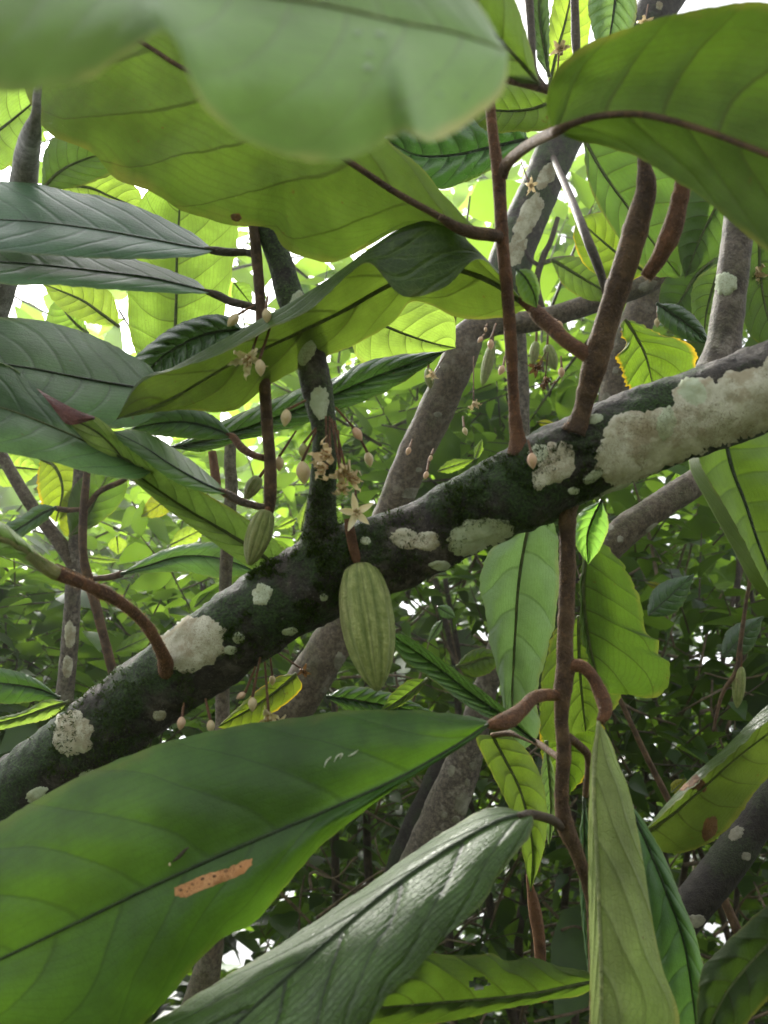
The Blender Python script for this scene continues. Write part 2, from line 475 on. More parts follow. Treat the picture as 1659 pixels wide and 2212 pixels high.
# ---------------------------------------------------------------- builders
def leaf(label, M, A, B, mat='under', up=False, tint=(1, 1, 1), bulge=(0, 0), ripple=.0016, nv=8, lean=.16, rag=2.0, petiole=None, pet_mat=None,
         rib=None, rib_r=(4.5, 1.2), rib_mat=None, holes=(), n=84, k=11, name='cacao_leaf', cat='leaf', group='cacao leaves', extra=None, wave=0.0, tA=0.0, tB=0.0):
    """M midrib, A and B margins from base to tip, each a list of (x, y, d); A or B may be a list of such lists (margin, then a curled-over flap)"""
    sM = spline(M, n)
    seed = random.random() * 50
    base = P(*M[0])
    root = empty(name, base)
    tag(root, label, cat, group)
    verts, uvs, grid, vein = [], [], {}, []
    rph = random.random()

    def put(key, x, y, d, u, v, s=0.0):
        vein.append(s)
        grid[key] = len(verts)
        verts.append(P(x, y, d)); uvs.append((u, v))

    for i in range(n + 1):
        put((0, i), *sM[i], .5, i / n, i / n * nv + rph + 40)
    for side, rows, bl in ((1, A, bulge[0]), (-1, B, bulge[1])):
        if not rows:
            continue
        if not isinstance(rows[0], list):
            rows = [rows]
        sr = [spline(r, n) for r in rows]
        nr = len(sr)
        for i in range(n + 1):
            t = i / n
            for j in range(1, k * nr + 1):
                q = (j - 1) // k
                w = (j - q * k) / k
                a = sM[i] if q == 0 else sr[q - 1][i]
                e = sr[q][i]
                x, y, d = (a[c] + (e[c] - a[c]) * w for c in range(3))
                U = (q + w) / nr
                en = math.sin(math.pi * min(1, t * 1.0)) ** .5 if 0 < t < 1 else 0
                s0 = (t - lean * (q + w) ** 1.45) * nv + rph + 40 + w * (.55 * noise.noise(Vector((t * 3.2, side * 4, seed))) + .25 * noise.noise(Vector((t * 9, side * 4, seed))))
                d += (tA if side > 0 else tB) * (w if q == 0 else 1) * en
                if q == 0:
                    d -= bl * math.sin(math.pi * w) * en
                    s = s0 + (.37 if side > 0 else 0)
                    f = abs(s % 1 - .5) * 2
                    d -= ripple * (f ** .6 - .5) * math.sin(math.pi * min(1, w * 1.1 + .02)) * en * (1 if up else -1)
                d += wave * w * w * noise.noise(Vector((t * 5, side * 3, seed))) * en
                if q == nr - 1 and rag and 0 < i < n:
                    g = w ** 6 * rag * (noise.noise(Vector((t * 22, seed, side))) + .8 * noise.noise(Vector((t * 60, seed, side + 9))))
                    dx, dy = e[0] - a[0], e[1] - a[1]
                    l = math.hypot(dx, dy) + 1e-3
                    x += dx / l * g; y += dy / l * g
                put((side * j, i), x, y, d, .5 + side * U * .5, t, s0)
    faces = []
    js = sorted({key[0] for key in grid})
    for a, b in zip(js, js[1:]):
        for i in range(n):
            if holes:
                uc = (uvs[grid[a, i]][0] + uvs[grid[b, i]][0]) / 2
                vc = (i + .5) / n
                if any(((uc - h[0]) / h[2]) ** 2 + ((vc - h[1]) / h[3]) ** 2 < 1 + .5 * noise.noise(Vector((uc * 60, vc * 60, seed))) for h in holes):
                    continue
            faces.append((grid[a, i], grid[b, i], grid[b, i + 1], grid[a, i + 1]))
    tot = 0.0
    for fc in faces[::7]:
        if abs(uvs[fc[0]][0] - .5) > (.24 if isinstance((A or B)[0], list) or isinstance((B or A)[0], list) else .6):
            continue
        q = [verts[i] for i in fc]
        nn = (q[2] - q[0]).cross(q[3] - q[1])
        tot += nn.dot(CAM - q[0])
    if (tot > 0) != up:
        faces = [tuple(reversed(f)) for f in faces]
    m = LEAF[mat] if isinstance(mat, str) else mat
    bl = build('blade', verts, faces, m, root, uvs=uvs, vein=vein)
    bl.color = (*tint, 1)
    # midrib as a raised tapering cord that follows the blade
    rm = rib_mat or (MIDRIB_DARK if up else MIDRIB_GREEN)
    sgn = -1 if not up else -1
    pts = [(q[0], q[1], q[2] - .0002, rib_r[0] + (rib_r[1] - rib_r[0]) * i / n) for i, q in enumerate(sM)][::3]
    v, f = tube_geo(pts, 8, n=60)
    build('midrib', v, f, rm, root)
    if petiole:
        v, f = tube_geo(petiole, 12, .05, 120, step=6)
        pt = build('petiole', v, f, pet_mat or TWIG_RED, root)
        if pet_mat is None and not up or mat == 'top_soft':
            fuzz(pt, (v, f), 500, random.Random(5), .0008)
    if extra:
        extra(root)
    return root


def fuzz(root, geo, count, rnd, ln=.0011, mat=None):
    """short rusty down on a young shoot"""
    v, f = [], []
    vs, fs = geo
    for _ in range(count):
        q = [vs[i] for i in rnd.choice(fs)[:3]]
        a, b_ = rnd.random(), rnd.random()
        if a + b_ > 1: a, b_ = 1 - a, 1 - b_
        o = q[0] + (q[1] - q[0]) * a + (q[2] - q[0]) * b_
        nn = (q[1] - q[0]).cross(q[2] - q[0])
        if nn.length < 1e-12: continue
        nn.normalize()
        d = (nn + Vector((rnd.gauss(0, .35), rnd.gauss(0, .35), rnd.gauss(0, .35)))).normalized()
        s_ = d.orthogonal().normalized() * .00008
        l = ln * rnd.uniform(.5, 1.3)
        k = len(v)
        v += [o - s_, o + s_, o + d * l]
        f.append((k, k + 1, k + 2))
    build('fuzz', v, f, mat or FUZZ, root, smooth=False)['kind'] = 'stuff'


def knots(pts, rnd, every=120, amt=.10):
    """swollen nodes along a shoot"""
    sm = spline(pts, max(8, int(sum(math.hypot(b[0] - a[0], b[1] - a[1]) for a, b in zip(pts, pts[1:])) / 9)))
    out, acc, nxt = [], 0, rnd.uniform(.3, 1) * every
    last = sm[0]
    pos = []
    for q in sm:
        acc += math.hypot(q[0] - last[0], q[1] - last[1]); last = q
        pos.append(acc)
    ks = []
    while nxt < acc:
        ks.append(nxt); nxt += every * rnd.uniform(.6, 1.5)
    for q, s_ in zip(sm, pos):
        g = sum(math.exp(-((s_ - k) / 9) ** 2) for k in ks)
        out.append((q[0] + rnd.uniform(-.3, .3), q[1], q[2], q[3] * (1 + amt * g)))
    return out


def stem_part(name, pts, mat, parent, seg=14, rough=.03, nscale=70, step=7, label=None):
    young = mat in (TWIG_RED, TWIG_BROWN) and name == 'shoot'
    if young:
        pts = knots(pts, random.Random(int(pts[0][0])))
    v, f = tube_geo(pts, seg, rough, nscale, step)
    o = build(name, v, f, mat, parent)
    if label: o['label'] = label
    if young:
        fuzz(o, (v, f), 1100, random.Random(3))
    return o


def stem_thing(name, label, cat, pts, mat, group=None, seg=14, rough=.06, nscale=70, step=8, part=None):
    root = empty(name, P(*pts[0][:3]))
    tag(root, label, cat, group)
    v, f = tube_geo(pts, seg, rough, nscale, step)
    o = build(part or 'stem', v, f, mat, root)
    return root, o, (v, f)


def lichen(root, geo, spots, mat, thick=.0009, name='lichen_patch'):
    """flat crusts grown onto a stem's surface; spots: (x, y, rx, ry, turn)"""
    bvh = BVHTree.FromPolygons([tuple(q) for q in geo[0]], geo[1])
    for (cx, cy, rx, ry, turn) in spots:
        seed = random.random() * 90
        rings, segs = 7, 56
        pts = []
        ca, sa = math.cos(R(turn)), math.sin(R(turn))
        for r in range(rings + 1):
            for s_ in range(segs):
                an = 2 * math.pi * s_ / segs
                lob = 1 + .22 * noise.noise(Vector((math.cos(an) * 1.3, math.sin(an) * 1.3, seed))) + .14 * noise.noise(Vector((math.cos(an) * 3.5, math.sin(an) * 3.5, seed))) + .12 * noise.noise(Vector((math.cos(an) * 8, math.sin(an) * 8, seed))) + .08 * noise.noise(Vector((math.cos(an) * 20, math.sin(an) * 20, seed)))
                q = r / rings * lob
                a, b = rx * q * math.cos(an), ry * q * math.sin(an)
                dr = (P(cx + a * ca - b * sa, cy + a * sa + b * ca, 1.0) - CAM).normalized()
                h = bvh.ray_cast(CAM, dr)
                if h[0] is None:
                    pts.append(None)
                else:
                    e = (r / rings)
                    th = thick * (1 - e ** 6) + thick * .22 * noise.noise(h[0] * 600) * (1 - e ** 4) if r < rings else -.0003 if thick > .0002 else .00003
                    pts.append(h[0] + (h[1] if h[1].dot(CAM - h[0]) > 0 else -h[1]) * th)
        idx, verts = {}, []
        for i, p in enumerate(pts):
            if p is not None:
                idx[i] = len(verts); verts.append(p)
        faces = []
        for r in range(rings):
            for s_ in range(segs):
                q = (r * segs + s_, r * segs + (s_ + 1) % segs, (r + 1) * segs + (s_ + 1) % segs, (r + 1) * segs + s_)
                if all(i in idx for i in q):
                    ds = [verts[idx[i]] for i in q]
                    if max((ds[0] - d).length for d in ds) < .02:
                        faces.append(tuple(idx[i] for i in q))
        if faces:
            build(name, verts, faces, mat, root)


def blade_geo(root):
    bl = [q for q in root.children if q.name.startswith('blade')][0]
    org = Vector(root.location)
    return [q.co + org for q in bl.data.vertices], [tuple(q.vertices) for q in bl.data.polygons]


def blotch(root, spots, mat, name):
    lichen(root, blade_geo(root), spots, mat, .0001, name)


def frame_of(axis):
    a = Vector(axis).normalized()
    u = a.orthogonal().normalized()
    return a, u, a.cross(u)


def stalk_curve(p0, p1, sag=.0, n=10):
    out = []
    for i in range(n + 1):
        t = i / n
        out.append(p0.lerp(p1, t) + UPV * (sag * math.sin(math.pi * t)))
    return out


def bud(label, at, tip, size, mat=None, top=None, stalk_mat=None, group='flower buds', sr=.00045):
    """bud hanging at its stalk: top = where the stalk leaves the wood (x, y, d); at = the bud's middle; tip = a direction in survey units"""
    c = P(*at)
    ax = (P(at[0] + tip[0], at[1] + tip[1], at[2]) - c).normalized()
    a, u, w = frame_of(ax)
    root = empty('flower_bud', c)
    tag(root, label, 'bud', group)
    v, f = [], []
    size *= .88
    L, r0 = size, size * .35
    nr, ns = 14, 20
    for i in range(nr + 1):
        t = i / nr
        rr = r0 * (math.sin(math.pi * min(1, t * .97 + .03)) ** .75) * (1 - .35 * t)
        for k in range(ns):
            an = 2 * math.pi * k / ns
            q = rr * (1 + .07 * math.cos(5 * an))
            v.append(c + a * (L * (t - .5)) + (u * math.cos(an) + w * math.sin(an)) * q)
    for i in range(nr):
        for k in range(ns):
            f.append((i * ns + k, i * ns + (k + 1) % ns, (i + 1) * ns + (k + 1) % ns, (i + 1) * ns + k))
    build('bud_head', v, f, mat or BUD, root)
    if top:
        cs = stalk_curve(P(*top), c - a * L * .46, .0)
        v, f = tube3(cs, [sr * (1.0 + .5 * i / 10) for i in range(11)], 8)
        build('stalk', v, f, stalk_mat or TWIG_RED, root)
    return root


def flower(label, at, face, size, top=None, mat=None, open_=1.0, turn=0.0, group='cacao flowers', npet=5, stalk_mat=None, messy=0.0):
    """five pointed sepals, five small pouched petals and a tuft of stamens; face = direction (x, y right / up in survey units, z towards the viewer)"""
    c = P(*at)
    a = (RGT * face[0] - UPV * face[1] - FWD * face[2]).normalized()
    a, u, w = frame_of(a)
    root = empty('cacao_flower', c)
    tag(root, label, 'flower', group)
    rnd = random.Random(int(at[0] * 7 + at[1]))
    for p in range(npet):
        an = R(turn) + 2 * math.pi * p / npet + rnd.uniform(-.5, .5) * messy
        dr = u * math.cos(an) + w * math.sin(an)
        sd = a.cross(dr)
        L = size * rnd.uniform(.88, 1.1)
        op = open_ * rnd.uniform(1 - messy * .8, 1 + messy * .3)
        v, f = [], []
        nr = 9
        for i in range(nr + 1):
            t = i / nr
            wd = size * .165 * math.sin(math.pi * (t * .86 + .12)) ** .9 * (1 - .35 * t) * 1.25
            ang = (1.35 - .95 * op) + t * (.1 - .55 * messy * rnd.uniform(-1, 1.4))
            ctr = c + dr * (L * t * math.cos(ang)) + a * (L * t * math.sin(ang)) - a * (L * .10 * t * t)
            for j in (-1, -.5, 0, .5, 1):
                v.append(ctr + sd * wd * j + a * (wd * .35 * j * j))
        for i in range(nr):
            for j in range(4):
                f.append((i * 5 + j, i * 5 + j + 1, (i + 1) * 5 + j + 1, (i + 1) * 5 + j))
        build('petal', v, f, mat or PETAL, root)
    # pouched inner petals with their strap ends and the stamens in one tuft
    geos = []
    for p in range(5):
        an = R(turn) + 2 * math.pi * (p + .5) / 5
        dr = u * math.cos(an) + w * math.sin(an)
        cs = [c + dr * (size * (.05 + .20 * t)) + a * (size * .42 * math.sin(2.4 * t)) for t in [i / 6 for i in range(7)]]
        geos.append(tube3(cs, [size * q for q in (.03, .055, .075, .07, .05, .05, .02)], 8))
    build('pouch', *merge(*geos), mat or PETAL, root)
    geos = []
    for p in range(5):
        an = R(turn) + 2 * math.pi * p / 5
        dr = u * math.cos(an) + w * math.sin(an)
        cs = [c + dr * (size * .09 * (1 + t)) + a * (size * .62 * t) for t in (0, .33, .66, 1)]
        geos.append(tube3(cs, [size * .04, size * .032, size * .022, size * .006], 6))
    build('stamens', *merge(*geos), STAMEN, root)
    if top:
        cs = stalk_curve(P(*top), c - a * size * .02, 0)
        v, f = tube3(cs, [.00045 + .0002 * i / 10 for i in range(11)], 8)
        build('stalk', v, f, stalk_mat or TWIG_RED, root)
    return root


def pod(label, top, tip, rad, stalk=None, group='cacao pods', mat=None, stalk_r=None, bend=0.0, stalk_mat=None):
    """ten-ribbed pod: top and tip (x, y, d), rad in survey units, stalk (x, y, d, r) points"""
    p0, p1 = P(*top), P(*tip)
    ax = p1 - p0
    L = ax.length
    a, u, w = frame_of(ax)
    toward = (CAM - p0); toward = (toward - a * toward.dot(a)).normalized()
    u = toward; w = a.cross(u)
    r0 = rad / FPX * top[2]
    root = empty('cacao_pod', p0)
    tag(root, label, 'cacao pod', group)
    prof = [(0, .02), (.004, .25), (.016, .41), (.04, .56), (.09, .71), (.17, .85), (.29, .96), (.42, 1.0), (.57, .96), (.70, .83), (.81, .65), (.895, .45), (.95, .28), (.985, .14), (1, .02)]
    sp = spline([(q[0] * 100, q[1] * 100) for q in prof], 60)
    v, f, uv = [], [], []
    ns = 120
    for i, (t, rr) in enumerate(sp):
        t /= 100; rr = max(.005, rr / 100) * r0
        c = p0 + a * (L * t) + w * (bend * r0 * math.sin(math.pi * t))
        for k in range(ns):
            an = 2 * math.pi * k / ns
            rb = abs(math.cos(5 * an + .5)) ** .8
            q = rr * (1 - .13 * (1 - rb) - .085 * (.5 + .5 * math.cos(5 * an + .5)) * math.sin(math.pi * t))
            pt = c + (u * math.cos(an) + w * math.sin(an)) * q
            q *= 1 + .045 * noise.noise(Vector((math.cos(an) * 9, math.sin(an) * 9, t * 2.2 + rad))) * min(1, 3 * t) + .016 * noise.noise(pt * 200) + .007 * noise.noise(pt * 700)
            v.append(c + (u * math.cos(an) + w * math.sin(an)) * q)
            uv.append((k / ns + .5 / (10 * math.pi) , t))
    m = len(sp)
    for i in range(m - 1):
        for k in range(ns):
            f.append((i * ns + k, i * ns + (k + 1) % ns, (i + 1) * ns + (k + 1) % ns, (i + 1) * ns + k))
    build('husk', v, f, mat or POD, root, uvs=uv)
    if stalk:
        v, f = tube_geo(stalk, 12, .05, 200, step=4)
        build('stalk', v, f, stalk_mat or TWIG_RED, root)
    return root


def shrub_leaf(label, b, t, wide, d, mat='bright', tint=(1, 1, 1), up=False, sag=.0):
    (bx, by), (tx, ty) = b, t
    L = math.hypot(tx - bx, ty - by)
    nx, ny = -(ty - by) / L, (tx - bx) / L
    def at(q, w):
        return (bx + (tx - bx) * q + nx * w, by + (ty - by) * q + ny * w + sag * math.sin(math.pi * q), d + .012 * q + abs(w) / FPX * d * .35)
    prof = ((0, .04), (.10, .45), (.30, .95), (.5, 1.0), (.72, .66), (.88, .26), (1, 0))
    return leaf(label, [at(q, 0) for q in (0, .33, .66, 1)], [at(q, wide * w) for q, w in prof], [at(q, -wide * w) for q, w in prof], mat, up, tint, (.002, .002), .0012,
                7, .2, 2.5, rib_r=(2, .6), name='shrub_leaf', cat='leaf', group='single leaves of the shrubs behind', n=40, k=6)


# small leaves of shrubs, many in one crown
def leaflet(c, dr, nr, L, W, bend, fold):
    dr = dr.normalized()
    sd = dr.cross(nr).normalized()
    nr = sd.cross(dr).normalized()
    v, f = [], []
    prof = ((0, .03), (.12, .55), (.32, 1.0), (.58, .86), (.8, .45), (1, .02))
    for t, w in prof:
        p = c + dr * (L * t) - nr * (bend * L * t * t)
        v += [p - sd * (W * w) + nr * (fold * W * w), p, p + sd * (W * w) + nr * (fold * W * w)]
    for i in range(len(prof) - 1):
        for j in (0, 1):
            a = i * 3 + j
            f.append((a, a + 1, a + 4, a + 3))
    return v, f


def crown_geo(box, count, size, rnd, clump=5, droop=.5, aspect=.27):
    """leaf sprays in a block of the place: box = (x0, x1, y0, y1, d0, d1) in survey bearings and metres; returns leaves and twigs"""
    v, f, tw = [], [], []
    x0, x1, y0, y1, d0, d1 = box
    done = 0
    while done < count:
        d = rnd.uniform(d0, d1)
        o = P(rnd.uniform(x0, x1), rnd.uniform(y0, y1), d)
        ax = Vector((rnd.gauss(0, 1), rnd.gauss(0, 1), rnd.gauss(.25, .6))).normalized()
        m = rnd.randint(max(1, clump - 2), clump + 2)
        ln = size * .55 * m
        tw.append((o, o + ax * ln + Vector((0, 0, -.1 * ln))))
        for k in range(m):
            s = (k + .5) / m
            c = o + ax * (ln * s) + Vector((0, 0, -.1 * ln * s * s))
            sd = ax.cross(Vector((0, 0, 1)))
            if sd.length < .05: sd = Vector((1, 0, 0))
            sd.normalize()
            dr = sd * (1 if k % 2 else -1) + ax * rnd.uniform(.2, 1.1) + Vector((0, 0, rnd.uniform(-droop - .3, .3)))
            nr = Vector((rnd.gauss(0, .45), rnd.gauss(0, .45), 1))
            L = size * min(1.9, max(.4, rnd.lognormvariate(-.12, .34)))
            lv, lf = leaflet(c, dr, nr, L, L * rnd.uniform(aspect * .8, aspect * 1.25), rnd.uniform(.05, .4), rnd.uniform(.05, .5))
            b = len(v)
            v += lv; f += [tuple(i + b for i in q) for q in lf]
            done += 1
    geos = [tube3([a, (a + b) / 2 + Vector((0, 0, .02 * (b - a).length)), b], [size * .030, size * .025, size * .012], 5) for a, b in tw]
    return (v, f), merge(*geos)
# ================================================================ main branch and its shoots
branch = empty('cacao_branch', P(-150, 1880, .40))
tag(branch, 'thick mossy cacao branch with pale lichen rising diagonally from left to right', 'branch')
BR = [(-260, 1960, .41, 92), (-80, 1822, .40, 90), (60, 1702, .39, 86), (200, 1592, .38, 84), (358, 1474, .372, 86), (480, 1385, .366, 89), (600, 1302, .36, 90), (740, 1228, .355, 92),
      (900, 1170, .35, 82), (1010, 1112, .347, 83), (1130, 1052, .343, 92), (1260, 985, .338, 92), (1400, 928, .334, 93), (1540, 878, .33, 94), (1660, 836, .326, 95), (1800, 790, .32, 96), (2000, 730, .31, 96)]
bgeo = tube_geo(BR, 56, .075, 55, step=5)
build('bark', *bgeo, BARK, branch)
LP = [(420, 1392, 72, 62, -30), (395, 1372, 50, 40, -35), (158, 1582, 56, 46, 70), (878, 1165, 42, 22, 10), (925, 1168, 26, 24, 0), (1200, 1000, 42, 52, 30), (1165, 1035, 18, 24, 0), (345, 1545, 16, 12, 0),
      (1345, 985, 62, 80, 20), (1420, 950, 80, 82, 0), (1520, 890, 82, 74, -20), (1610, 860, 80, 66, -20), (1700, 820, 70, 66, -20), (1340, 920, 42, 30, -30), (1470, 945, 80, 70, -20), (1570, 905, 80, 78, -20), (1650, 870, 76, 76, -20), (1390, 1010, 50, 34, -25)]
lichen(branch, bgeo, LP, LICHEN_PALE, .0006)
LG = [(1040, 1160, 76, 42, -14), (950, 1222, 24, 12, 0), (515, 1378, 14, 13, 0), (497, 1404, 15, 11, 0), (627, 1364, 20, 8, -8), (566, 1284, 22, 26, 20), (790, 1168, 13, 10, 0), (1285, 905, 20, 11, -20),
      (1500, 850, 40, 34, 40), (1440, 920, 26, 42, 10), (1280, 1030, 26, 12, -30), (80, 1715, 26, 14, -30), (185, 1675, 22, 10, -30), (1325, 1060, 46, 9, -25), (1165, 980, 26, 22, 0), (1240, 1060, 14, 8, 0), (700, 1290, 10, 8, 0), (880, 1065, 16, 9, -20)]
lichen(branch, bgeo, LG, LICHEN_GREEN, .0007)

# moss: short tufts standing on the dark side of the bark
def moss_tufts(root, geo, areas, count, mat, rnd, ln=.0016):
    bvh = BVHTree.FromPolygons([tuple(q) for q in geo[0]], geo[1])
    v, f = [], []
    made = 0
    for _ in range(count * 6):
        if made >= count: break
        x0, x1, y0, y1 = rnd.choice(areas)
        h = bvh.ray_cast(CAM, (P(rnd.uniform(x0, x1), rnd.uniform(y0, y1), 1) - CAM).normalized())
        if h[0] is None or noise.noise(h[0] * 45) + .6 * noise.noise(h[0] * 160) < .02: continue
        for q in range(5):
            p = h[0] + Vector((rnd.gauss(0, .0006), rnd.gauss(0, .0006), rnd.gauss(0, .0006)))
            dr = (h[1] + Vector((rnd.gauss(0, .5), rnd.gauss(0, .5), rnd.gauss(.1, .5)))).normalized()
            sd = dr.orthogonal().normalized() * .00028
            b = len(v); l = ln * rnd.uniform(.4, 1.2)
            v += [p - sd, p + sd, p + dr * l * .6 + sd * .7, p + dr * l]
            f += [(b, b + 1, b + 2, b + 3)]
        made += 1
    build('moss', v, f, mat, root, smooth=False)
MOSS = foliage_material('moss_green', [(.018, .030, .006), (.035, .060, .010), (.065, .10, .018)], (.06, .12, .01), .2, .8, .1)
moss_tufts(branch, bgeo, [(480, 760, 1180, 1420), (640, 1000, 1040, 1260), (980, 1300, 960, 1140), (60, 420, 1440, 1680), (520, 700, 1210, 1330)], 2600, MOSS, random.Random(4))

# shoots that grow out of the branch
S1 = [(684, 1240, .350, 60), (690, 1180, .351, 46), (694, 1110, .352, 34), (697, 1050, .353, 29), (702, 950, .355, 27), (692, 880, .356, 31), (683, 830, .357, 34), (665, 740, .360, 32), (645, 680, .362, 31), (625, 635, .364, 30), (603, 560, .367, 27), (578, 490, .37, 25), (560, 430, .373, 24), (540, 350, .378, 22)]
s1 = tube_geo(S1, 26, .07, 90, step=5)
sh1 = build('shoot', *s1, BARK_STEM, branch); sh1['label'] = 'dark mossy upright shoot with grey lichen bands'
lichen(branch, s1, [(664, 745, 24, 46, 20), (690, 868, 22, 40, 0), (640, 650, 14, 26, 20), (655, 700, 12, 16, 0)], LICHEN_GREEN, .0004)
moss_tufts(branch, s1, [(650, 740, 1000, 1200)], 500, MOSS, random.Random(8))
S2 = [(1122, 985, .336, 30), (1118, 950, .336, 18), (1112, 900, .336, 13), (1108, 830, .336, 12), (1102, 720, .335, 13.5), (1095, 620, .334, 13.5), (1085, 520, .333, 14), (1080, 430, .332, 14), (1077, 375, .331, 15), (1070, 330, .33, 12), (1060, 240, .328, 11), (1050, 120, .325, 11), (1045, -80, .32, 10)]
stem_part('shoot', S2, TWIG_RED, branch, label='slender reddish-brown upright shoot')
stem_part('shoot', [(1240, 935, .325, 30), (1255, 895, .324, 20), (1270, 840, .323, 22), (1284, 790, .322, 27), (1310, 700, .32, 26), (1335, 620, .317, 26), (1358, 550, .314, 27), (1380, 470, .311, 26), (1396, 410, .308, 22), (1392, 360, .306, 15), (1388, 300, .305, 12)], TWIG_BROWN, branch, label='stout brown forked shoot')
stem_part('shoot', [(1395, 600, .313, 14), (1425, 555, .31, 18), (1450, 500, .307, 22), (1464, 450, .305, 19), (1474, 400, .303, 17), (1482, 330, .302, 14)], TWIG_RED, branch, label='short pinkish side fork')
s4 = tube_geo([(1555, 800, .345, 52), (1562, 750, .345, 38), (1572, 680, .346, 34), (1585, 580, .347, 33), (1594, 500, .348, 32), (1605, 400, .35, 31), (1625, 200, .355, 30)], 24, .04, 90, step=6)
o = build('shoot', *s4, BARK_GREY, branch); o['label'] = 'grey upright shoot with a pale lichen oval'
lichen(branch, s4, [(1568, 612, 27, 26, 70)], LICHEN_GREEN, .0008)
stem_part('shoot', [(1228, 1085, .338, 24), (1226, 1130, .338, 18), (1226, 1250, .337, 17.5), (1220, 1400, .336, 18), (1222, 1440, .336, 21), (1216, 1490, .335, 19), (1213, 1560, .334, 15), (1218, 1620, .333, 16), (1213, 1720, .332, 15), (1222, 1785, .331, 19), (1245, 1840, .33, 15), (1268, 1910, .33, 12), (1280, 2000, .33, 11), (1285, 2260, .33, 10)], TWIG_BROWN, branch, label='fuzzy brown shoot hanging below the branch')
stem_part('shoot', [(362, 1450, .355, 20), (352, 1415, .345, 14), (324, 1362, .335, 12.5), (290, 1324, .325, 12), (252, 1296, .315, 13), (222, 1280, .310, 14.5), (190, 1265, .305, 13), (125, 1240, .297, 14)], TWIG_RED, branch, label='curved reddish shoot arching to the left')

# ================================================================ pods
pod('large pale green ribbed pod hanging from the middle of the mossy branch', (776, 1216, .338), (816, 1494, .326), 60, [(752, 1120, .335, 9), (757, 1150, .335, 11), (765, 1190, .336, 11), (775, 1222, .338, 12)], bend=-.02)
pod('small green pod hanging beside the thin brown stem left of the mossy shoot', (577, 1102, .352), (538, 1222, .348), 29, [(590, 1075, .355, 6), (583, 1092, .353, 7), (577, 1106, .352, 8)])
pod('tiny dark green pod just above the small pod on the thin brown stem', (560, 1030, .40), (530, 1078, .40), 17, [(575, 1010, .40, 3), (560, 1032, .40, 4)])
for (a, b, r, t) in (((1064, 745, .9), (1042, 835, .9), 13, 'whitish elongated young pod against the bright gap behind the slender shoot'),
                     ((1158, 738, .95), (1150, 790, .95), 11, 'small whitish young pod hanging just right of the slender shoot'),
                     ((1182, 745, .95), (1200, 800, .95), 14, 'pale green plump young pod in the bright foliage left of the forked shoot'),
                     ((925, 795, .72), (930, 840, .72), 11, 'dark green young pod on the left edge of the leaning brown trunk'),
                     ((1600, 1440, .8), (1592, 1530, .8), 14, 'pale green young pod dangling on a thin vine at the dark right side')):
    pod(t, a, b, r, [(a[0] + 3, a[1] - 50, a[2], 1.5), (a[0], a[1] + 4, a[2], 3)], group='young pods in the background')

# ================================================================ flowers and buds
flower('pale star-shaped flower facing out just above the large pod', (769, 1108, .330), (.15, -.1, 1), .0083, (768, 1048, .34), turn=20, open_=1.15)
flower('orange-tinged withered flower at the top of the cluster on the mossy shoot', (712, 985, .332), (-.6, -.2, .8), .0092, (712, 900, .345), PETAL_OLD, .8, 10, messy=.7)
flower('peach withered flower in the middle of the cluster on the mossy shoot', (735, 1015, .330), (.5, .4, .8), .0092, (716, 905, .345), PETAL_OLD, .75, 50, messy=.8)
flower('fullest peach flower, at the left of the cluster on the mossy shoot', (706, 1008, .331), (-.8, .3, .6), .0085, (704, 900, .345), PETAL_OLD, .85, 25, messy=.7)
flower('peach flower at the right of the cluster on the mossy shoot', (752, 1034, .331), (.8, .2, .5), .008, (722, 910, .345), PETAL_OLD, .8, 60, messy=.7)
flower('drooping peach flower lowest in the cluster on the mossy shoot', (738, 1046, .331), (.2, 1, .5), .0065, (730, 930, .345), PETAL_OLD, .6, 80, messy=.8)
flower('cream flower hanging in front of the rolled leaf by the thin brown stem', (540, 772, .335), (-.2, .6, .8), .0098, (568, 690, .345), PETAL, .95, 0, messy=.5)
flower('cream and rust flower hanging under the branch above the large lower leaf', (580, 1540, .335), (.1, .7, .7), .0092, (572, 1430, .35), PETAL, .7, 30, messy=.6)
flower('small pinkish withered flower dangling against the leaning brown trunk', (1023, 868, .66), (.1, .8, .6), .0085, (1023, 770, .68), PETAL_OLD, .7, 30, messy=.7)
flower('pale dried flower with hairy stamens between the upper twigs', (1208, 108, .5), (0, .3, 1), .0085, (1204, 160, .5), PETAL_OLD, .7, 15, messy=.9)
flower('straw-coloured flower beside the dark limb at the top', (1392, 52, .62), (-.1, .2, 1), .009, (1400, 10, .64), PETAL_OLD, .8, 15, messy=.6)
flower('yellowish flower against the lichen-covered upper trunk', (1145, 402, .62), (.2, .3, 1), .008, (1126, 350, .63), PETAL_OLD, .8, 45, messy=.6)
flower('rusty dried flower hanging in the bright gap right of the slender shoot', (1178, 815, .7), (0, 1, .3), .013, (1184, 760, .7), PETAL_BROWN, .55, 0, messy=.8)
flower('brown spidery flower just above the rusty dried one', (1160, 792, .72), (-.3, .4, .8), .011, (1180, 760, .72), PETAL_BROWN, .9, 20, messy=.8)
flower('tan flower at the left edge of the leaning brown trunk', (938, 806, .7), (-.5, .5, .7), .009, (960, 770, .7), PETAL_OLD, .8, 0, messy=.6)
flower('yellowish dried flower behind the grey upright shoot at the right edge', (1630, 590, .5), (.2, .5, .8), .009, (1645, 540, .5), PETAL_OLD, .8, 0, messy=.7)
flower('dark dried flower under the branch beside the lower brown trunk', (655, 1448, .5), (.2, .3, .8), .006, (600, 1410, .5), PETAL_BROWN, .9, 0, messy=.6)

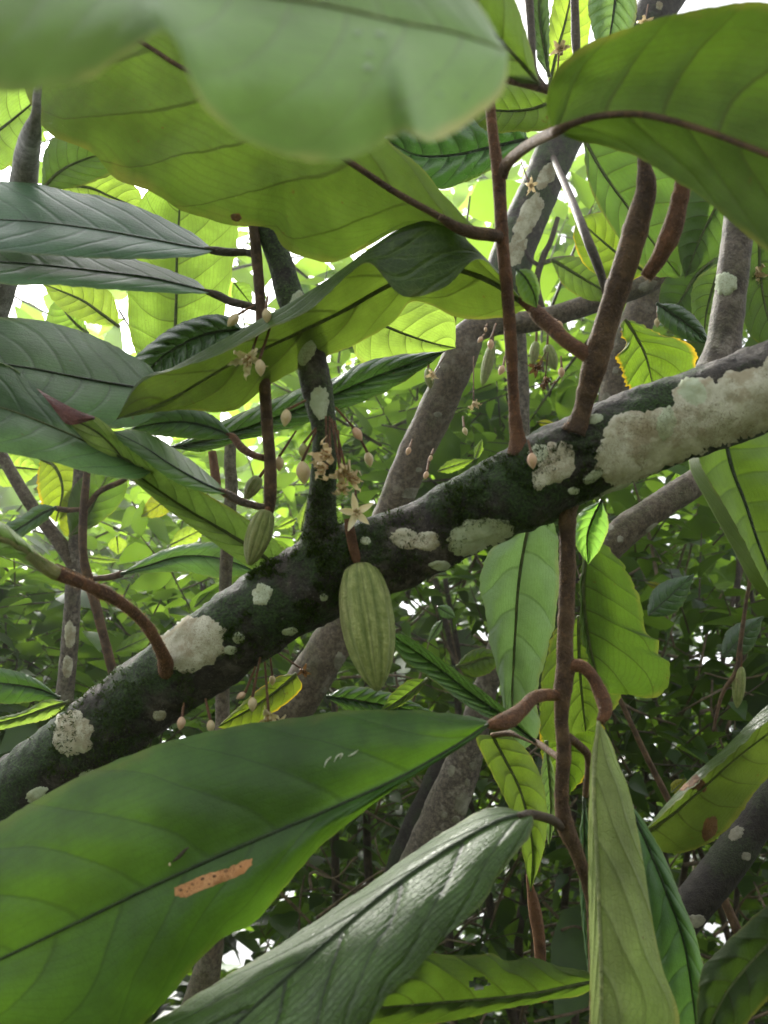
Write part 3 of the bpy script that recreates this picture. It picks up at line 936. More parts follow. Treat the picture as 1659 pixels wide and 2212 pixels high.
bud('cream bud on a stalk left of the thin brown stem', (503, 692, .335), (-14, 16), .0078, None, (548, 660, .345))
bud('cream bud in front of the thin brown stem above the hanging flower', (576, 683, .333), (2, 18), .0072, None, (578, 640, .345))
bud('cream bud tucked against the cream hanging flower', (562, 795, .331), (2, 20), .0082, None, (596, 670, .345))
bud('cream bud on a pinkish stalk left of the lichen band on the mossy shoot', (617, 903, .338), (-3, 20), .0085, BUD, (660, 865, .345))
bud('long cream bud hanging left of the mossy shoot', (655, 1022, .340), (3, 24), .0115, BUD, (683, 930, .346))
bud('green-capped bud right above the long cream bud', (655, 975, .344), (0, 20), .008, BUD_GREEN, (682, 925, .348))
bud('dull cream bud between the thin brown stem and the long cream bud', (603, 1002, .36), (0, 18), .0078, BUD, (640, 930, .36))
bud('pale bud hanging right of the withered flower cluster', (797, 993, .36), (4, 18), .0078, BUD, (770, 930, .36))
bud('pinkish blurred bud above the withered flower cluster', (773, 938, .345), (10, 16), .0075, BUD_PINK, (725, 880, .35))
bud('pink-cream bud on the branch at the foot of the slender shoot', (1150, 996, .318), (2, 20), .0075, BUD_PINK, (1141, 952, .325))
bud('pinkish bud under the branch, leftmost of the row above the large lower leaf', (391, 1563, .338), (-3, 18), .0068, BUD_PINK, (397, 1520, .35))
bud('cream bud on a red stalk under the branch above the large lower leaf', (455, 1570, .336), (1, 18), .0066, BUD, (444, 1510, .35))
bud('brownish bud under the branch just left of the rusty flower', (545, 1522, .338), (0, 18), .0072, BUD, (562, 1420, .35))
bud('thin tan bud tilted beside the brownish bud under the branch', (520, 1503, .345), (-12, 8), .0055, BUD_PINK, (552, 1440, .35))
bud('tan bud on a long stalk right of the rusty flower under the branch', (588, 1470, .4), (0, 12), .006, BUD, (584, 1420, .4))
for (x, y, t, s, top, tip) in ((1060, 745, 'pink bud hanging on a red stalk from the elbow of the brown trunk', .010, (1071, 700), (0, 20)), (1037, 734, 'small pink bud on the elbow of the brown trunk', .007, (1046, 722), (-6, 8)),
                               (1049, 712, 'tiny pink bud at the top of the brown trunk elbow', .005, (1052, 700), (0, 8)), (1210, 703, 'pink bud under the horizontal limb left of the forked shoot', .009, (1190, 686), (6, 14)),
                               (920, 1027, 'pink bud low on the leaning brown trunk', .008, (926, 992), (-4, 12)), (930, 990, 'red bud beside another on the leaning brown trunk', .006, (936, 970), (-2, 8)),
                               (1420, 697, 'white bud dangling in the gap right of the forked shoot', .009, (1420, 660), (0, 14)), (1005, 932, 'tan bud right of the leaning brown trunk', .008, (1000, 900), (4, 12)),
                               (1213, 805, 'pink bud in the bright foliage left of the forked shoot', .010, (1212, 770), (0, 14)), (1083, 800, 'pink blurred bud left of the slender shoot', .010, (1090, 770), (-6, 14)),
                               (882, 975, 'orange bud at the left edge of the leaning brown trunk', .008, (890, 950), (-4, 12))):
    bud(t, (x, y, .64), tip, s, BUD if 'white' in t or 'tan' in t else BUD_PINK, (*top, .66), group='buds on the trunks behind', sr=.0007)

# ================================================================ trunks and stems behind
def trunk(label, pts, mat, patches=(), name='cacao_tree', cat='tree', group=None, seg=26, rough=.07, lm=None):
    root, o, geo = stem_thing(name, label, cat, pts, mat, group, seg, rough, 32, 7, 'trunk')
    if patches: lichen(root, geo, patches, lm or LICHEN_SPOT, .0005)
    return root, geo
t1, g1 = trunk('leaning brown trunk behind the branch that bends sideways at an elbow', [(420, 1850, .84, 52.1), (560, 1640, .82, 50.4), (665, 1475, .80, 47), (760, 1310, .79, 42), (840, 1120, .77, 37), (893, 990, .76, 37), (945, 880, .75, 38.6), (985, 790, .74, 37.8), (1005, 740, .74, 37), (1028, 712, .74, 30.2), (1075, 700, .74, 24.4), (1160, 692, .74, 23.5), (1260, 662, .74, 22.7), (1380, 620, .74, 21.8), (1480, 565, .74, 20.2), (1570, 505, .74, 18.5), (1680, 430, .74, 16.8)], BARK_MID,
      [(890, 1065, 24, 12, -10), (954, 970, 9, 6, 0), (905, 1015, 8, 6, 0), (1398, 617, 24, 12, -20), (735, 1430, 14, 22, 0), (945, 895, 10, 6, 0), (700, 1490, 9, 7, 0)])
t2, g2 = trunk('lichen-crusted upper trunk between the slender shoot and the big right leaf', [(1060, 690, .82, 46), (1095, 590, .82, 46), (1122, 510, .82, 45), (1160, 420, .82, 44), (1210, 310, .82, 43), (1290, 190, .82, 42), (1380, 80, .82, 42), (1440, -10, .82, 42), (1520, -120, .82, 40)], BARK_STEM,
      [(1140, 470, 26, 60, 25), (1115, 540, 22, 40, 15), (1180, 380, 18, 34, 30), (1165, 440, 12, 16, 0), (1424, 12, 8, 10, 0)], lm=LICHEN_PALE)
t3, g3 = trunk('pale lichen-spotted trunk rising below the branch near the hanging shoot', [(800, 2100, .86, 49.6), (880, 1930, .85, 48), (935, 1810, .84, 44.8), (985, 1690, .83, 41.6), (1020, 1590, .82, 33.6), (1045, 1500, .81, 26.4), (1066, 1430, .80, 22.4), (1090, 1330, .80, 20.8)], BARK_GREY,
      [(1001, 1737, 20, 26, 10), (1022, 1655, 9, 10, 0), (985, 1770, 10, 8, 0), (975, 1665, 9, 14, 20), (960, 1760, 8, 8, 0), (1000, 1620, 8, 6, 0), (1010, 1690, 6, 9, 0), (950, 1800, 12, 6, 0), (1040, 1560, 6, 10, 0)])
trunk('dark brown crooked trunk behind the pale lichen-spotted one', [(840, 1990, .98, 44), (890, 1840, .98, 42), (930, 1740, .98, 38), (970, 1640, .98, 34), (1000, 1560, .98, 30)], BARK_DARK)
trunk('brown limb reaching down from under the right end of the branch', [(1640, 960, .70, 30), (1560, 1005, .70, 30), (1490, 1050, .69, 30), (1400, 1110, .68, 31), (1345, 1150, .68, 34), (1308, 1195, .68, 30), (1270, 1260, .68, 22)], BARK_MID, [(1340, 1165, 8, 9, 0), (1320, 1140, 8, 6, 0), (1408, 1140, 16, 6, -40)], cat='limb', name='tree_limb')
trunk('black wet limb slanting through the lower right corner', [(1760, 1640, .62, 36.1), (1690, 1705, .62, 36.1), (1630, 1780, .62, 37), (1565, 1870, .62, 39.6), (1490, 1960, .62, 39.6), (1400, 2080, .62, 37.8)], BARK_DARK, [(1590, 1800, 20, 14, -40), (1500, 1990, 24, 16, 0), (1612, 1850, 12, 10, 0)], cat='limb', name='tree_limb')
tl, gl = trunk('grey peeling limb rising through the glare at the upper left', [(-40, 760, .44, 34), (10, 580, .42, 32), (42, 450, .40, 31), (58, 340, .375, 27), (68, 290, .348, 21), (75, 258, .338, 12), (79, 235, .334, 9.5), (80, 205, .332, 8.5), (88, 150, .330, 7), (92, 90, .328, 6)], BARK_PALE, cat='limb', name='tree_limb')
trunk('brown trunk stub glimpsed under the large lower leaf', [(460, 2000, .75, 26), (450, 2080, .75, 30), (430, 2160, .75, 34), (400, 2260, .75, 38)], BARK_MID)
trunk('shadowed trunk behind the forked shoot', [(1330, 900, .9, 36), (1340, 780, .9, 34), (1390, 660, .9, 36), (1420, 560, .9, 34), (1450, 420, .9, 32)], BARK_MID, [(1310, 860, 10, 12, 0), (1330, 800, 8, 8, 0)])
trunk('straight grey-brown pole standing just right of the slender shoot', [(1128, 960, .85, 16), (1128, 850, .85, 16), (1122, 760, .85, 16), (1118, 690, .85, 16)], BARK_GREY, cat='shoot', name='woody_shoot')
for lab, pts, mat in (
    ('pale grey lichen-blotched stem standing in the shrub at the left', [(138, 1520, .72, 19), (150, 1400, .72, 18), (157, 1290, .72, 17), (163, 1180, .72, 15), (168, 1080, .72, 14), (176, 980, .72, 13), (182, 900, .72, 12)], BARK_GREY),
    ('brown stem leaning across the left shrub to meet the pale stem', [(-10, 960, .72, 13), (30, 1030, .72, 13), (70, 1095, .72, 14), (112, 1150, .72, 15), (155, 1210, .72, 16), (165, 1250, .72, 12)], BARK_MID),
    ('slim brown stem with side twigs just right of the pale left stem', [(250, 1480, .68, 11), (238, 1430, .68, 10), (215, 1340, .68, 10), (195, 1262, .68, 11), (180, 1200, .68, 9), (180, 1110, .68, 9), (187, 1030, .68, 8), (190, 940, .68, 8)], TWIG_BROWN),
    ('straight brown stem behind the small pod, running down behind the branch', [(500, 920, .6, 12), (497, 1000, .6, 13), (500, 1060, .6, 14), (492, 1160, .6, 14), (487, 1260, .6, 14), (482, 1420, .6, 15), (480, 1580, .6, 16), (476, 1700, .6, 16)], BARK_MID),
    ('thin knotted twig hanging above the wide right leaf at the top', [(1240, -40, .5, 9), (1242, 30, .5, 9), (1244, 90, .5, 10), (1246, 130, .5, 6)], TWIG_DARK),
    ('thin grey twig at the top beside the shaded upper leaf', [(1140, -40, .46, 10), (1147, 60, .46, 9), (1152, 150, .46, 8), (1175, 190, .46, 7)], TWIG_DARK),
    ('thin dark twig leaning beside the lichen-crusted upper trunk', [(1190, 330, .82, 6), (1232, 425, .66, 8), (1262, 500, .6, 10), (1292, 575, .6, 10), (1304, 615, .62, 8), (1312, 660, .74, 7)], TWIG_DARK),
    ('forked dark twig in the bright gap under the upper trunk', [(1205, 470, .8, 5), (1190, 520, .8, 6), (1172, 560, .8, 7), (1160, 620, .8, 7), (1190, 720, .8, 6)], TWIG_DARK),
    ('red-brown stem below the yellow-green hanging leaf', [(1140, 1890, .41, 4), (1154, 1960, .41, 13), (1164, 2020, .41, 13), (1168, 2080, .41, 12), (1172, 2160, .41, 12)], TWIG_RED),
    ('thin pale vine dangling in the dark thicket at the right', [(1625, 1230, .8, 4), (1612, 1300, .8, 4), (1598, 1400, .8, 5), (1590, 1450, .8, 5), (1560, 1500, .8, 4), (1540, 1580, .8, 3)], TWIG_BROWN),
    ('brown vine slanting through the thicket left of the rolled leaf', [(1320, 1470, .7, 5), (1390, 1620, .7, 6), (1430, 1700, .7, 7), (1460, 1760, .7, 6)], TWIG_BROWN),
    ('orange cut stub of a stem beside the straight brown stem', [(458, 975, .62, 9), (463, 1010, .62, 10), (468, 1050, .62, 10)], TWIG_RED),
    ('brown stalk crossing the gap at the far lower right', [(1545, 1900, .7, 9), (1580, 1980, .7, 10), (1610, 2050, .7, 10)], TWIG_BROWN),
):
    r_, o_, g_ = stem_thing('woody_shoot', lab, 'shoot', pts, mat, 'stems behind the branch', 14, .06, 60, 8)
    if 'lichen-blotched' in lab:
        lichen(r_, g_, [(152, 1370, 14, 30, 0), (146, 1440, 12, 26, 0), (160, 1250, 10, 20, 0), (168, 1110, 8, 16, 0)], LICHEN_PALE, .0007)
    if 'side twigs' in lab:
        for tw in ([(190, 1250, .68, 6), (230, 1248, .68, 7), (262, 1240, .67, 8)], [(185, 1250, .68, 6), (150, 1235, .68, 6), (120, 1222, .68, 6)], [(184, 1100, .68, 5), (215, 1062, .68, 6), (262, 1040, .68, 6), (285, 1020, .68, 4)], [(178, 1100, .68, 5), (145, 1102, .68, 6), (122, 1098, .68, 6)]):
            stem_part('twig', tw, TWIG_BROWN, r_, 10)
    if 'forked dark twig' in lab:
        stem_part('twig', [(1168, 570, .8, 5), (1200, 560, .8, 5), (1240, 555, .8, 4)], TWIG_DARK, r_, 8)
        stem_part('twig', [(1166, 575, .8, 5), (1145, 560, .8, 4), (1135, 540, .8, 3)], TWIG_DARK, r_, 8)
# the thin brown stem that carries the glossy left leaves
l5 = stem_thing('woody_shoot', 'thin brown stem with leaf stalks running down past the hanging cream flower', 'shoot', [(535, 380, .37, 10), (545, 470, .368, 11), (552, 530, .366, 12), (560, 620, .363, 12), (565, 700, .36, 12), (570, 800, .358, 13), (576, 900, .356, 13), (583, 1000, .355, 13), (584, 1070, .354, 14), (582, 1110, .353, 9)], TWIG_BROWN, 'stems behind the branch', 14, .06, 90, 6)[0]

# ================================================================ leaves near the camera
NEAR = leaf('large blurred grey-green leaf closest overhead, with a wavy yellowish margin',
     [(1097, 110, 0.1275), (980, 70, 0.1237), (850, 45, 0.12), (700, 10, 0.1177), (450, -30, 0.114), (150, -90, 0.111), (-250, -190, 0.108)],
     [(1097, 110, 0.1275), (1092, 180, 0.129), (1052, 236, 0.129), (985, 285, 0.1275), (935, 303, 0.1245), (918, 304, 0.123), (905, 298, 0.1215), (880, 287, 0.12), (870, 285, 0.1215), (858, 292, 0.1237), (810, 320, 0.1253), (725, 350, 0.1245), (600, 333, 0.1245), (520, 298, 0.123), (445, 232, 0.1177), (408, 165, 0.1125), (385, 96, 0.1095), (343, 70, 0.1095), (285, 108, 0.1155), (205, 162, 0.1185), (100, 192, 0.1177), (-50, 190, 0.1155), (-300, 100, 0.1125)],
     [(1097, 110, 0.1275), (1000, -30, 0.1245), (850, -120, 0.1215), (600, -220, 0.1185), (300, -320, 0.1155), (-250, -420, 0.111)],
     'near', True, (1, 1, 1), (.006, .004), nv=11, rag=5, ripple=.0008, rib_r=(3, 9), rib_mat=MIDRIB_PALE, n=110, lean=.2, tA=-.014, tB=.014)
leaf('blurred green leaf with a small red spot, tucked above the grey-green one',
     [(1165, 182, .27), (1110, 120, .262), (1040, 40, .255), (960, -60, .25), (860, -220, .245)],
     [(1165, 182, .27), (1140, 80, .265), (1105, -20, .26), (1050, -140, .255), (860, -220, .245)],
     [(1165, 182, .27), (1090, 175, .262), (980, 130, .25), (880, 30, .242), (820, -100, .24), (860, -220, .245)],
     'under', False, (1.0, 1.0, 1), (.004, .004), petiole=[(1210, 205, .285, 9), (1179, 192, .275, 10), (1130, 178, .268, 10), (1095, 172, .262, 8)], pet_mat=TWIG_BROWN, nv=6,
     extra=lambda r: blotch(r, [(1027, 46, 9, 8, 0)], DRY, 'red_spot'))
leaf('broad smooth bright green leaf filling the upper right corner',
     [(1195, 285, .250), (1235, 268, .245), (1300, 250, .238), (1390, 248, .23), (1500, 275, .222), (1610, 315, .214), (1720, 360, .208), (1900, 440, .20)],
     [(1195, 285, .250), (1180, 230, .25), (1195, 165, .246), (1250, 105, .238), (1330, 70, .23), (1420, 40, .222), (1530, 16, .214), (1650, 6, .208), (1780, 60, .202), (1900, 440, .20)],
     [(1195, 285, .250), (1240, 302, .25), (1300, 315, .245), (1380, 342, .238), (1455, 388, .23), (1520, 430, .224), (1585, 485, .217), (1660, 545, .21), (1760, 600, .205), (1900, 440, .20)],
     'under', False, (.80, .86, .66), (-.006, -.004), nv=6, lean=.22, rag=4, petiole=[(1082, 382, .331, 14), (1096, 352, .325, 13), (1130, 322, .30, 12), (1165, 300, .275, 12), (1200, 284, .249, 11), (1230, 270, .245, 8)], pet_mat=TWIG_BROWN, rib_r=(8, 4.5), rib_mat=TWIG_BROWN)
leaf('huge ribbed leaf seen from below, spanning the upper left from the slender shoot',
     [(1050, 503, 0.325), (1000, 498, 0.3256), (945, 466, 0.3245), (850, 413, 0.3243), (760, 353, 0.3227), (600, 252, 0.3271), (400, 150, 0.3344), (320, 100, 0.3381), (200, 30, 0.3447), (60, -60, 0.3527)],
     [(1050, 503, 0.325), (990, 500, 0.3293), (940, 490, 0.3359), (870, 492, 0.3429), (800, 530, 0.3459), (715, 566, 0.3489), (620, 540, 0.3507), (585, 494, 0.3482), (500, 486, 0.3493), (385, 452, 0.3525), (330, 416, 0.3514), (248, 385, 0.3573), (200, 330, 0.3557), (105, 288, 0.3575), (60, 205, 0.3607), (20, 80, 0.3616), (60, -60, 0.3527)],
     [(1050, 503, 0.325), (1012, 478, 0.3277), (955, 415, 0.3288), (900, 352, 0.3287), (838, 305, 0.3271), (700, 180, 0.325), (500, 20, 0.3293), (300, -80, 0.3386), (60, -60, 0.3527)],
     'under', False, (1.0, .98, .9), (.004, .002), nv=7, lean=.20, rag=3, ripple=.003, rib_r=(8, 3), rib_mat=TWIG_BROWN, petiole=[(1084, 512, .333, 12), (1060, 507, .328, 14), (1020, 502, .324, 14), (985, 490, .320, 12), (950, 468, .317, 8)], pet_mat=TWIG_BROWN, n=110, 
     extra=lambda r: blotch(r, [(510, 469, 12, 9, 0)], DRY, 'brown_spot'))
leaf('bright leaf seen from below whose upper edge rolls over into a dark glossy strip',
     [(1140, 662, .345), (1060, 608, .345), (960, 580, .347), (850, 612, .350), (740, 672, .352), (610, 735, .353), (506, 782, .352), (368, 862, .350), (252, 905, .348)],
     [(1140, 662, .345), (1100, 683, .348), (1030, 690, .352), (985, 684, .355), (895, 650, .358), (850, 696, .358), (765, 745, .358), (640, 800, .358), (570, 840, .358), (500, 888, .357), (400, 886, .354), (330, 892, .351), (252, 905, .348)],
     [[(1140, 662, .345), (1080, 590, .338), (1005, 515, .332), (950, 476, .330), (872, 490, .332), (800, 535, .334), (740, 580, .334), (650, 640, .334), (560, 690, .336), (460, 745, .338), (372, 794, .340), (300, 822, .344), (252, 905, .348)],
      [(1140, 662, .345), (1085, 600, .336), (1030, 560, .329), (960, 620, .326), (870, 640, .326), (800, 570, .328), (745, 602, .328), (665, 672, .328), (580, 712, .330), (480, 764, .333), (390, 795, .337), (305, 826, .343), (252, 905, .348)]],
     'under', False, (1.25, 1.15, 1), (.003, .002), nv=7, lean=.18, rag=2, ripple=.0026, rib_r=(7, 1.5), petiole=[(1287, 782, .321, 18), (1262, 762, .323, 17), (1225, 738, .328, 16), (1190, 705, .335, 17), (1165, 682, .34, 17), (1148, 664, .344, 13), (1120, 645, .345, 8)], n=120)
# glossy leaves on the left, seen from above
leaf('dark bluish glossy leaf, uppermost of the pair pointing at the thin brown stem',
     [(462, 541, .372), (400, 532, .366), (330, 518, .36), (200, 495, .35), (60, 478, .34), (-150, 470, .33)],
     [(462, 541, .372), (430, 512, .370), (395, 492, .367), (330, 460, .362), (250, 432, .356), (150, 412, .35), (60, 395, .345), (-60, 400, .335), (-150, 470, .33)],
     [(462, 541, .372), (430, 553, .368), (370, 558, .362), (260, 560, .352), (150, 555, .342), (20, 545, .334), (-80, 530, .33), (-150, 470, .33)],
     'top', True, (.9, 1.0, 1.25), (.004, .005), petiole=[(553, 552, .366, 8), (530, 545, .368, 8), (495, 545, .37, 9), (462, 541, .372, 9), (440, 538, .37, 5)], pet_mat=TWIG_DARK, nv=8, ripple=.0007, lean=.24, tA=.032, tB=-.022)
leaf('pale sheened leaf, lower of the pair pointing at the thin brown stem',
     [(456, 632, .362), (400, 618, .356), (320, 600, .35), (200, 585, .34), (60, 570, .33), (-160, 555, .32)],
     [(456, 632, .362), (420, 605, .36), (370, 585, .356), (300, 562, .35), (200, 538, .344), (100, 508, .338), (0, 490, .33), (-160, 555, .32)],
     [(456, 632, .362), (420, 635, .36), (340, 632, .354), (240, 626, .346), (120, 616, .337), (0, 612, .33), (-160, 555, .32)],
     'top', True, (1.05, 1.1, 1.3), (.003, .004), petiole=[(564, 668, .361, 8), (535, 660, .361, 8), (500, 652, .361, 9), (470, 638, .362, 9), (440, 628, .36, 5)], pet_mat=TWIG_DARK, nv=8, ripple=.0007, lean=.24, tA=.032, tB=-.022)
leaf('wide ribbed leaf at the left edge under the bright sky hole',
     [(338, 842, .385), (260, 832, .382), (150, 812, .375), (30, 790, .365), (-160, 770, .35)],
     [(338, 842, .385), (330, 798, .386), (280, 765, .385), (200, 725, .38), (105, 696, .372), (10, 685, .365), (-80, 690, .355), (-160, 770, .35)],
     [(338, 842, .385), (330, 900, .382), (260, 925, .376), (150, 915, .368), (40, 900, .36), (-160, 860, .35)],
     'top', True, (1.0, 1.05, 1.05), (.004, .004), nv=8, ripple=.0007, lean=.24, tA=.036, tB=-.02)
leaf('pale leaf low at the left whose far edge curls up maroon',
     [(330, 1020, .352), (230, 975, .348), (120, 925, .342), (0, 880, .335), (-200, 830, .325)],
     [[(330, 1020, .352), (290, 992, .350), (225, 960, .347), (165, 915, .343), (128, 862, .340), (66, 822, .335), (0, 782, .33), (-200, 740, .32)],
      [(330, 1020, .352), (288, 994, .348), (228, 962, .342), (185, 905, .335), (118, 866, .335), (62, 826, .333), (0, 785, .328), (-200, 742, .319)]],
     [(330, 1020, .352), (290, 1036, .350), (205, 1024, .347), (110, 998, .342), (0, 976, .336), (-200, 940, .325)],
     'top', True, (1.25, 1.25, 1.15), (.004, .004), nv=8, rib_mat=MIDRIB_GREEN, ripple=.0007, lean=.24, tA=.025, tB=-.02)
def maroon(r):
    v, f = [], []
    a = spline([(78, 838, .3325), (120, 862, .3325), (165, 885, .3335), (205, 900, .336)], 24)
    b = spline([(100, 862, .3300), (125, 895, .3290), (150, 918, .331), (205, 906, .335)], 24)
    for i in range(25):
        for j in range(5):
            w = j / 4
            q = [a[i][c] + (b[i][c] - a[i][c]) * w for c in range(3)]
            v.append(P(q[0], q[1], q[2] - .0016 * math.sin(math.pi * w)))
    for i in range(24):
        for j in range(4):
            f.append((i * 5 + j, i * 5 + j + 1, i * 5 + j + 6, i * 5 + j + 5))
    o = build('curled_edge', v, f, DEAD, r); o['label'] = 'dry maroon curled edge'
leaf('long light-green folded leaf slanting from the curled tip down behind the branch',
     [(612, 1240, .372), (560, 1195, .37), (480, 1145, .366), (409, 1104, .362), (340, 1058, .357), (286, 1017, .353), (240, 960, .349), (196, 925, .346), (140, 902, .344)],
     [(612, 1240, .372), (625, 1205, .37), (590, 1162, .367), (510, 1105, .362), (420, 1052, .357), (330, 995, .351), (262, 945, .347), (215, 905, .345), (170, 892, .343), (140, 902, .344)],
     [(612, 1240, .372), (560, 1238, .368), (500, 1200, .364), (430, 1150, .359), (350, 1092, .354), (280, 1032, .349), (205, 975, .345), (160, 925, .343), (140, 902, .344)],
     'under_pale', False, (1.3, 1.3, 1), (.003, .003), nv=12, rag=1.2, rib_r=(6, 2), extra=maroon)
leaf('narrow green leaf half lying along the folded leaf, stalk low on the thin stem',
     [(492, 1068, .357), (440, 1045, .354), (370, 1005, .35), (310, 965, .346), (245, 932, .342)],
     [(492, 1068, .357), (455, 1028, .354), (400, 985, .35), (340, 945, .346), (290, 928, .343), (245, 932, .342)],
     [(492, 1068, .357), (440, 1064, .354), (375, 1040, .35), (310, 992, .346), (262, 955, .343), (245, 932, .342)],
     'top_soft', True, (1.0, 1.0, 1.0), (.002, .002), nv=8, petiole=[(582, 1098, .354, 8), (550, 1092, .355, 8), (520, 1083, .356, 9), (492, 1068, .357, 9), (470, 1058, .356, 5)], pet_mat=TWIG_DARK, tA=.03, tB=-.01)
leaf('dark green leaf under the rolled leaf, stalk on the middle node of the thin stem',
     [(504, 944, .37), (460, 925, .374), (400, 912, .378), (340, 915, .38), (284, 926, .382)],
     [(504, 944, .37), (470, 905, .374), (430, 885, .378), (380, 872, .38), (320, 895, .382), (284, 926, .382)],
     [(504, 944, .37), (450, 950, .373), (390, 946, .377), (330, 940, .38), (284, 926, .382)],
     'top', True, (1, 1, 1), (.003, .003), petiole=[(572, 990, .357, 8), (545, 982, .36, 8), (520, 965, .366, 9), (505, 945, .37, 8), (490, 938, .371, 5)], pet_mat=TWIG_RED)
leaf('tall upright leaf glowing behind the thin brown stem, half grey and half lime',
     [(372, 800, .50), (378, 720, .50), (381, 640, .50), (382, 560, .50), (386, 480, .50), (392, 380, .50)],
     [(372, 800, .50), (430, 770, .505), (478, 700, .51), (492, 640, .51), (505, 560, .51), (512, 480, .51), (470, 420, .505), (392, 380, .50)],
     [(372, 800, .50), (300, 770, .50), (278, 700, .50), (276, 620, .50), (280, 540, .50), (292, 460, .50), (330, 400, .50), (392, 380, .50)],
     'bright', False, (.9, .95, .9), (.012, -.012), nv=9)
leaf('deep green ribbed leaf between the tall upright and the rolled leaf',
     [(528, 712, .43), (460, 718, .43), (400, 740, .43), (340, 780, .43), (285, 850, .43)],
     [(528, 712, .43), (490, 682, .43), (440, 682, .43), (380, 702, .43), (320, 745, .43), (280, 790, .43), (285, 850, .43)],
     [(528, 712, .43), (500, 760, .43), (440, 810, .43), (370, 850, .43), (285, 850, .43)],
     'top_wet', True, (1.1, 1.1, 1), (.004, .004), nv=9, ripple=.005)
leaf('long dark ribbed leaf passing behind the mossy shoot toward the leaning trunk',
     [(365, 968, .46), (430, 955, .46), (510, 932, .455), (600, 900, .45), (700, 862, .445), (800, 818, .44), (880, 788, .435), (962, 758, .43)],
     [(365, 968, .46), (440, 930, .46), (520, 892, .455), (620, 850, .45), (720, 818, .445), (770, 788, .44), (830, 772, .437), (900, 763, .434), (962, 758, .43)],
     [(365, 968, .46), (440, 975, .46), (530, 950, .455), (640, 922, .45), (720, 890, .445), (800, 862, .44), (870, 826, .436), (925, 788, .433), (962, 758, .43)],
     'top_wet', True, (1, 1, 1), (.005, .005), nv=12, ripple=.0055)
leaf('light green leaf behind the rolled leaf, left of the brown trunk elbow',
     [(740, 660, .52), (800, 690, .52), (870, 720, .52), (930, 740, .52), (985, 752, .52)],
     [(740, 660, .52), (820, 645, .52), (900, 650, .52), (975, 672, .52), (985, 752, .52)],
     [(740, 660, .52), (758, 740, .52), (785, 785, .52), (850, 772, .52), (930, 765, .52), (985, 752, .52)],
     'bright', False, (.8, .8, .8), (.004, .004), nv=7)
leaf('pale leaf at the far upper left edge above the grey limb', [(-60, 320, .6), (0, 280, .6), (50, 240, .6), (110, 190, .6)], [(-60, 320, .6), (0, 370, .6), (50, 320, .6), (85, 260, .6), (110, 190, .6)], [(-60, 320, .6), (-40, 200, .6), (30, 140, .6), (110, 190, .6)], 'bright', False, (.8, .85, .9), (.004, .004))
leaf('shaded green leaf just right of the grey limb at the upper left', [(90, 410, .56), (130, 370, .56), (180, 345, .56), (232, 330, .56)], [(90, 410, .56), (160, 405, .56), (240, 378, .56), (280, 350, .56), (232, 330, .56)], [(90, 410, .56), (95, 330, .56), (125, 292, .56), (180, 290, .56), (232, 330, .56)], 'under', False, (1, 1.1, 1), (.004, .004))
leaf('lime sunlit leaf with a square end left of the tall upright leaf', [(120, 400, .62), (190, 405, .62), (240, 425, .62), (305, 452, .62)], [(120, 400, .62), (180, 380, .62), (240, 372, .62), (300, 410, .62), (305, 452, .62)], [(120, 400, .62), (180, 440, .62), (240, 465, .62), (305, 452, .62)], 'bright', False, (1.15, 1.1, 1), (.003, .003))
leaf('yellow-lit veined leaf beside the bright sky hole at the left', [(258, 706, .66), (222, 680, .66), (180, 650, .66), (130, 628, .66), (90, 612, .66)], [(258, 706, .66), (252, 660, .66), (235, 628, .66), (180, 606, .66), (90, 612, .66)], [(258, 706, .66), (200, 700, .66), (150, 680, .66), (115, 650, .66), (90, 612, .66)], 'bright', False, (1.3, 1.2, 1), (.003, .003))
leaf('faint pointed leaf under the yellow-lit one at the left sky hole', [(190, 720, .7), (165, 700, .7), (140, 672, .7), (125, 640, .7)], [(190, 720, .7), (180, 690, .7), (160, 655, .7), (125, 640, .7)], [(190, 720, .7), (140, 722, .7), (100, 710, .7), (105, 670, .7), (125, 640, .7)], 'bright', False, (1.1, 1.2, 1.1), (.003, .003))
# right side, upper
leaf('wet dark leaf with white glints between the grey-green leaf and the slender shoot', [(1140, 300, .44), (1060, 318, .44), (980, 335, .44), (900, 335, .44), (830, 300, .44)], [(1140, 300, .44), (1125, 335, .44), (1060, 368, .44), (1000, 395, .44), (950, 408, .44), (890, 380, .44), (850, 335, .44), (830, 300, .44)], [(1140, 300, .44), (1120, 260, .44), (1000, 250, .44), (880, 260, .44), (830, 300, .44)], 'top_wet', True, (.8, 1, .8), (.004, .004), ripple=.004)
leaf('plain green leaf filling the notch above the slender shoot', [(1200, 215, .40), (1150, 235, .40), (1090, 240, .40), (1000, 230, .40)], [(1200, 215, .40), (1190, 275, .40), (1120, 285, .40), (1050, 282, .40), (1000, 230, .40)], [(1200, 215, .40), (1150, 180, .40), (1080, 175, .40), (1000, 230, .40)], 'under', False, (1.1, 1.1, 1), (.004, .004))
leaf('silvery pale leaf hanging at the top above the wide right leaf', [(1340, -80, .48), (1330, -10, .48), (1322, 50, .48), (1312, 105, .48)], [(1340, -80, .48), (1375, 0, .48), (1368, 60, .48), (1340, 100, .48), (1312, 105, .48)], [(1340, -80, .48), (1275, -10, .48), (1276, 50, .48), (1290, 92, .48), (1312, 105, .48)], 'under_pale', True, (1.9, 1.7, 2.2), (.003, .003))
leaf('bright yellow-green leaf behind the twigs at the top', [(1185, 190, .56), (1200, 120, .56), (1220, 50, .56), (1240, -40, .56)], [(1185, 190, .56), (1250, 150, .56), (1275, 60, .56), (1270, -20, .56), (1240, -40, .56)], [(1185, 190, .56), (1180, 110, .56), (1190, 30, .56), (1210, -40, .56), (1240, -40, .56)], 'bright', False, (1, .95, .7), (.003, .003))
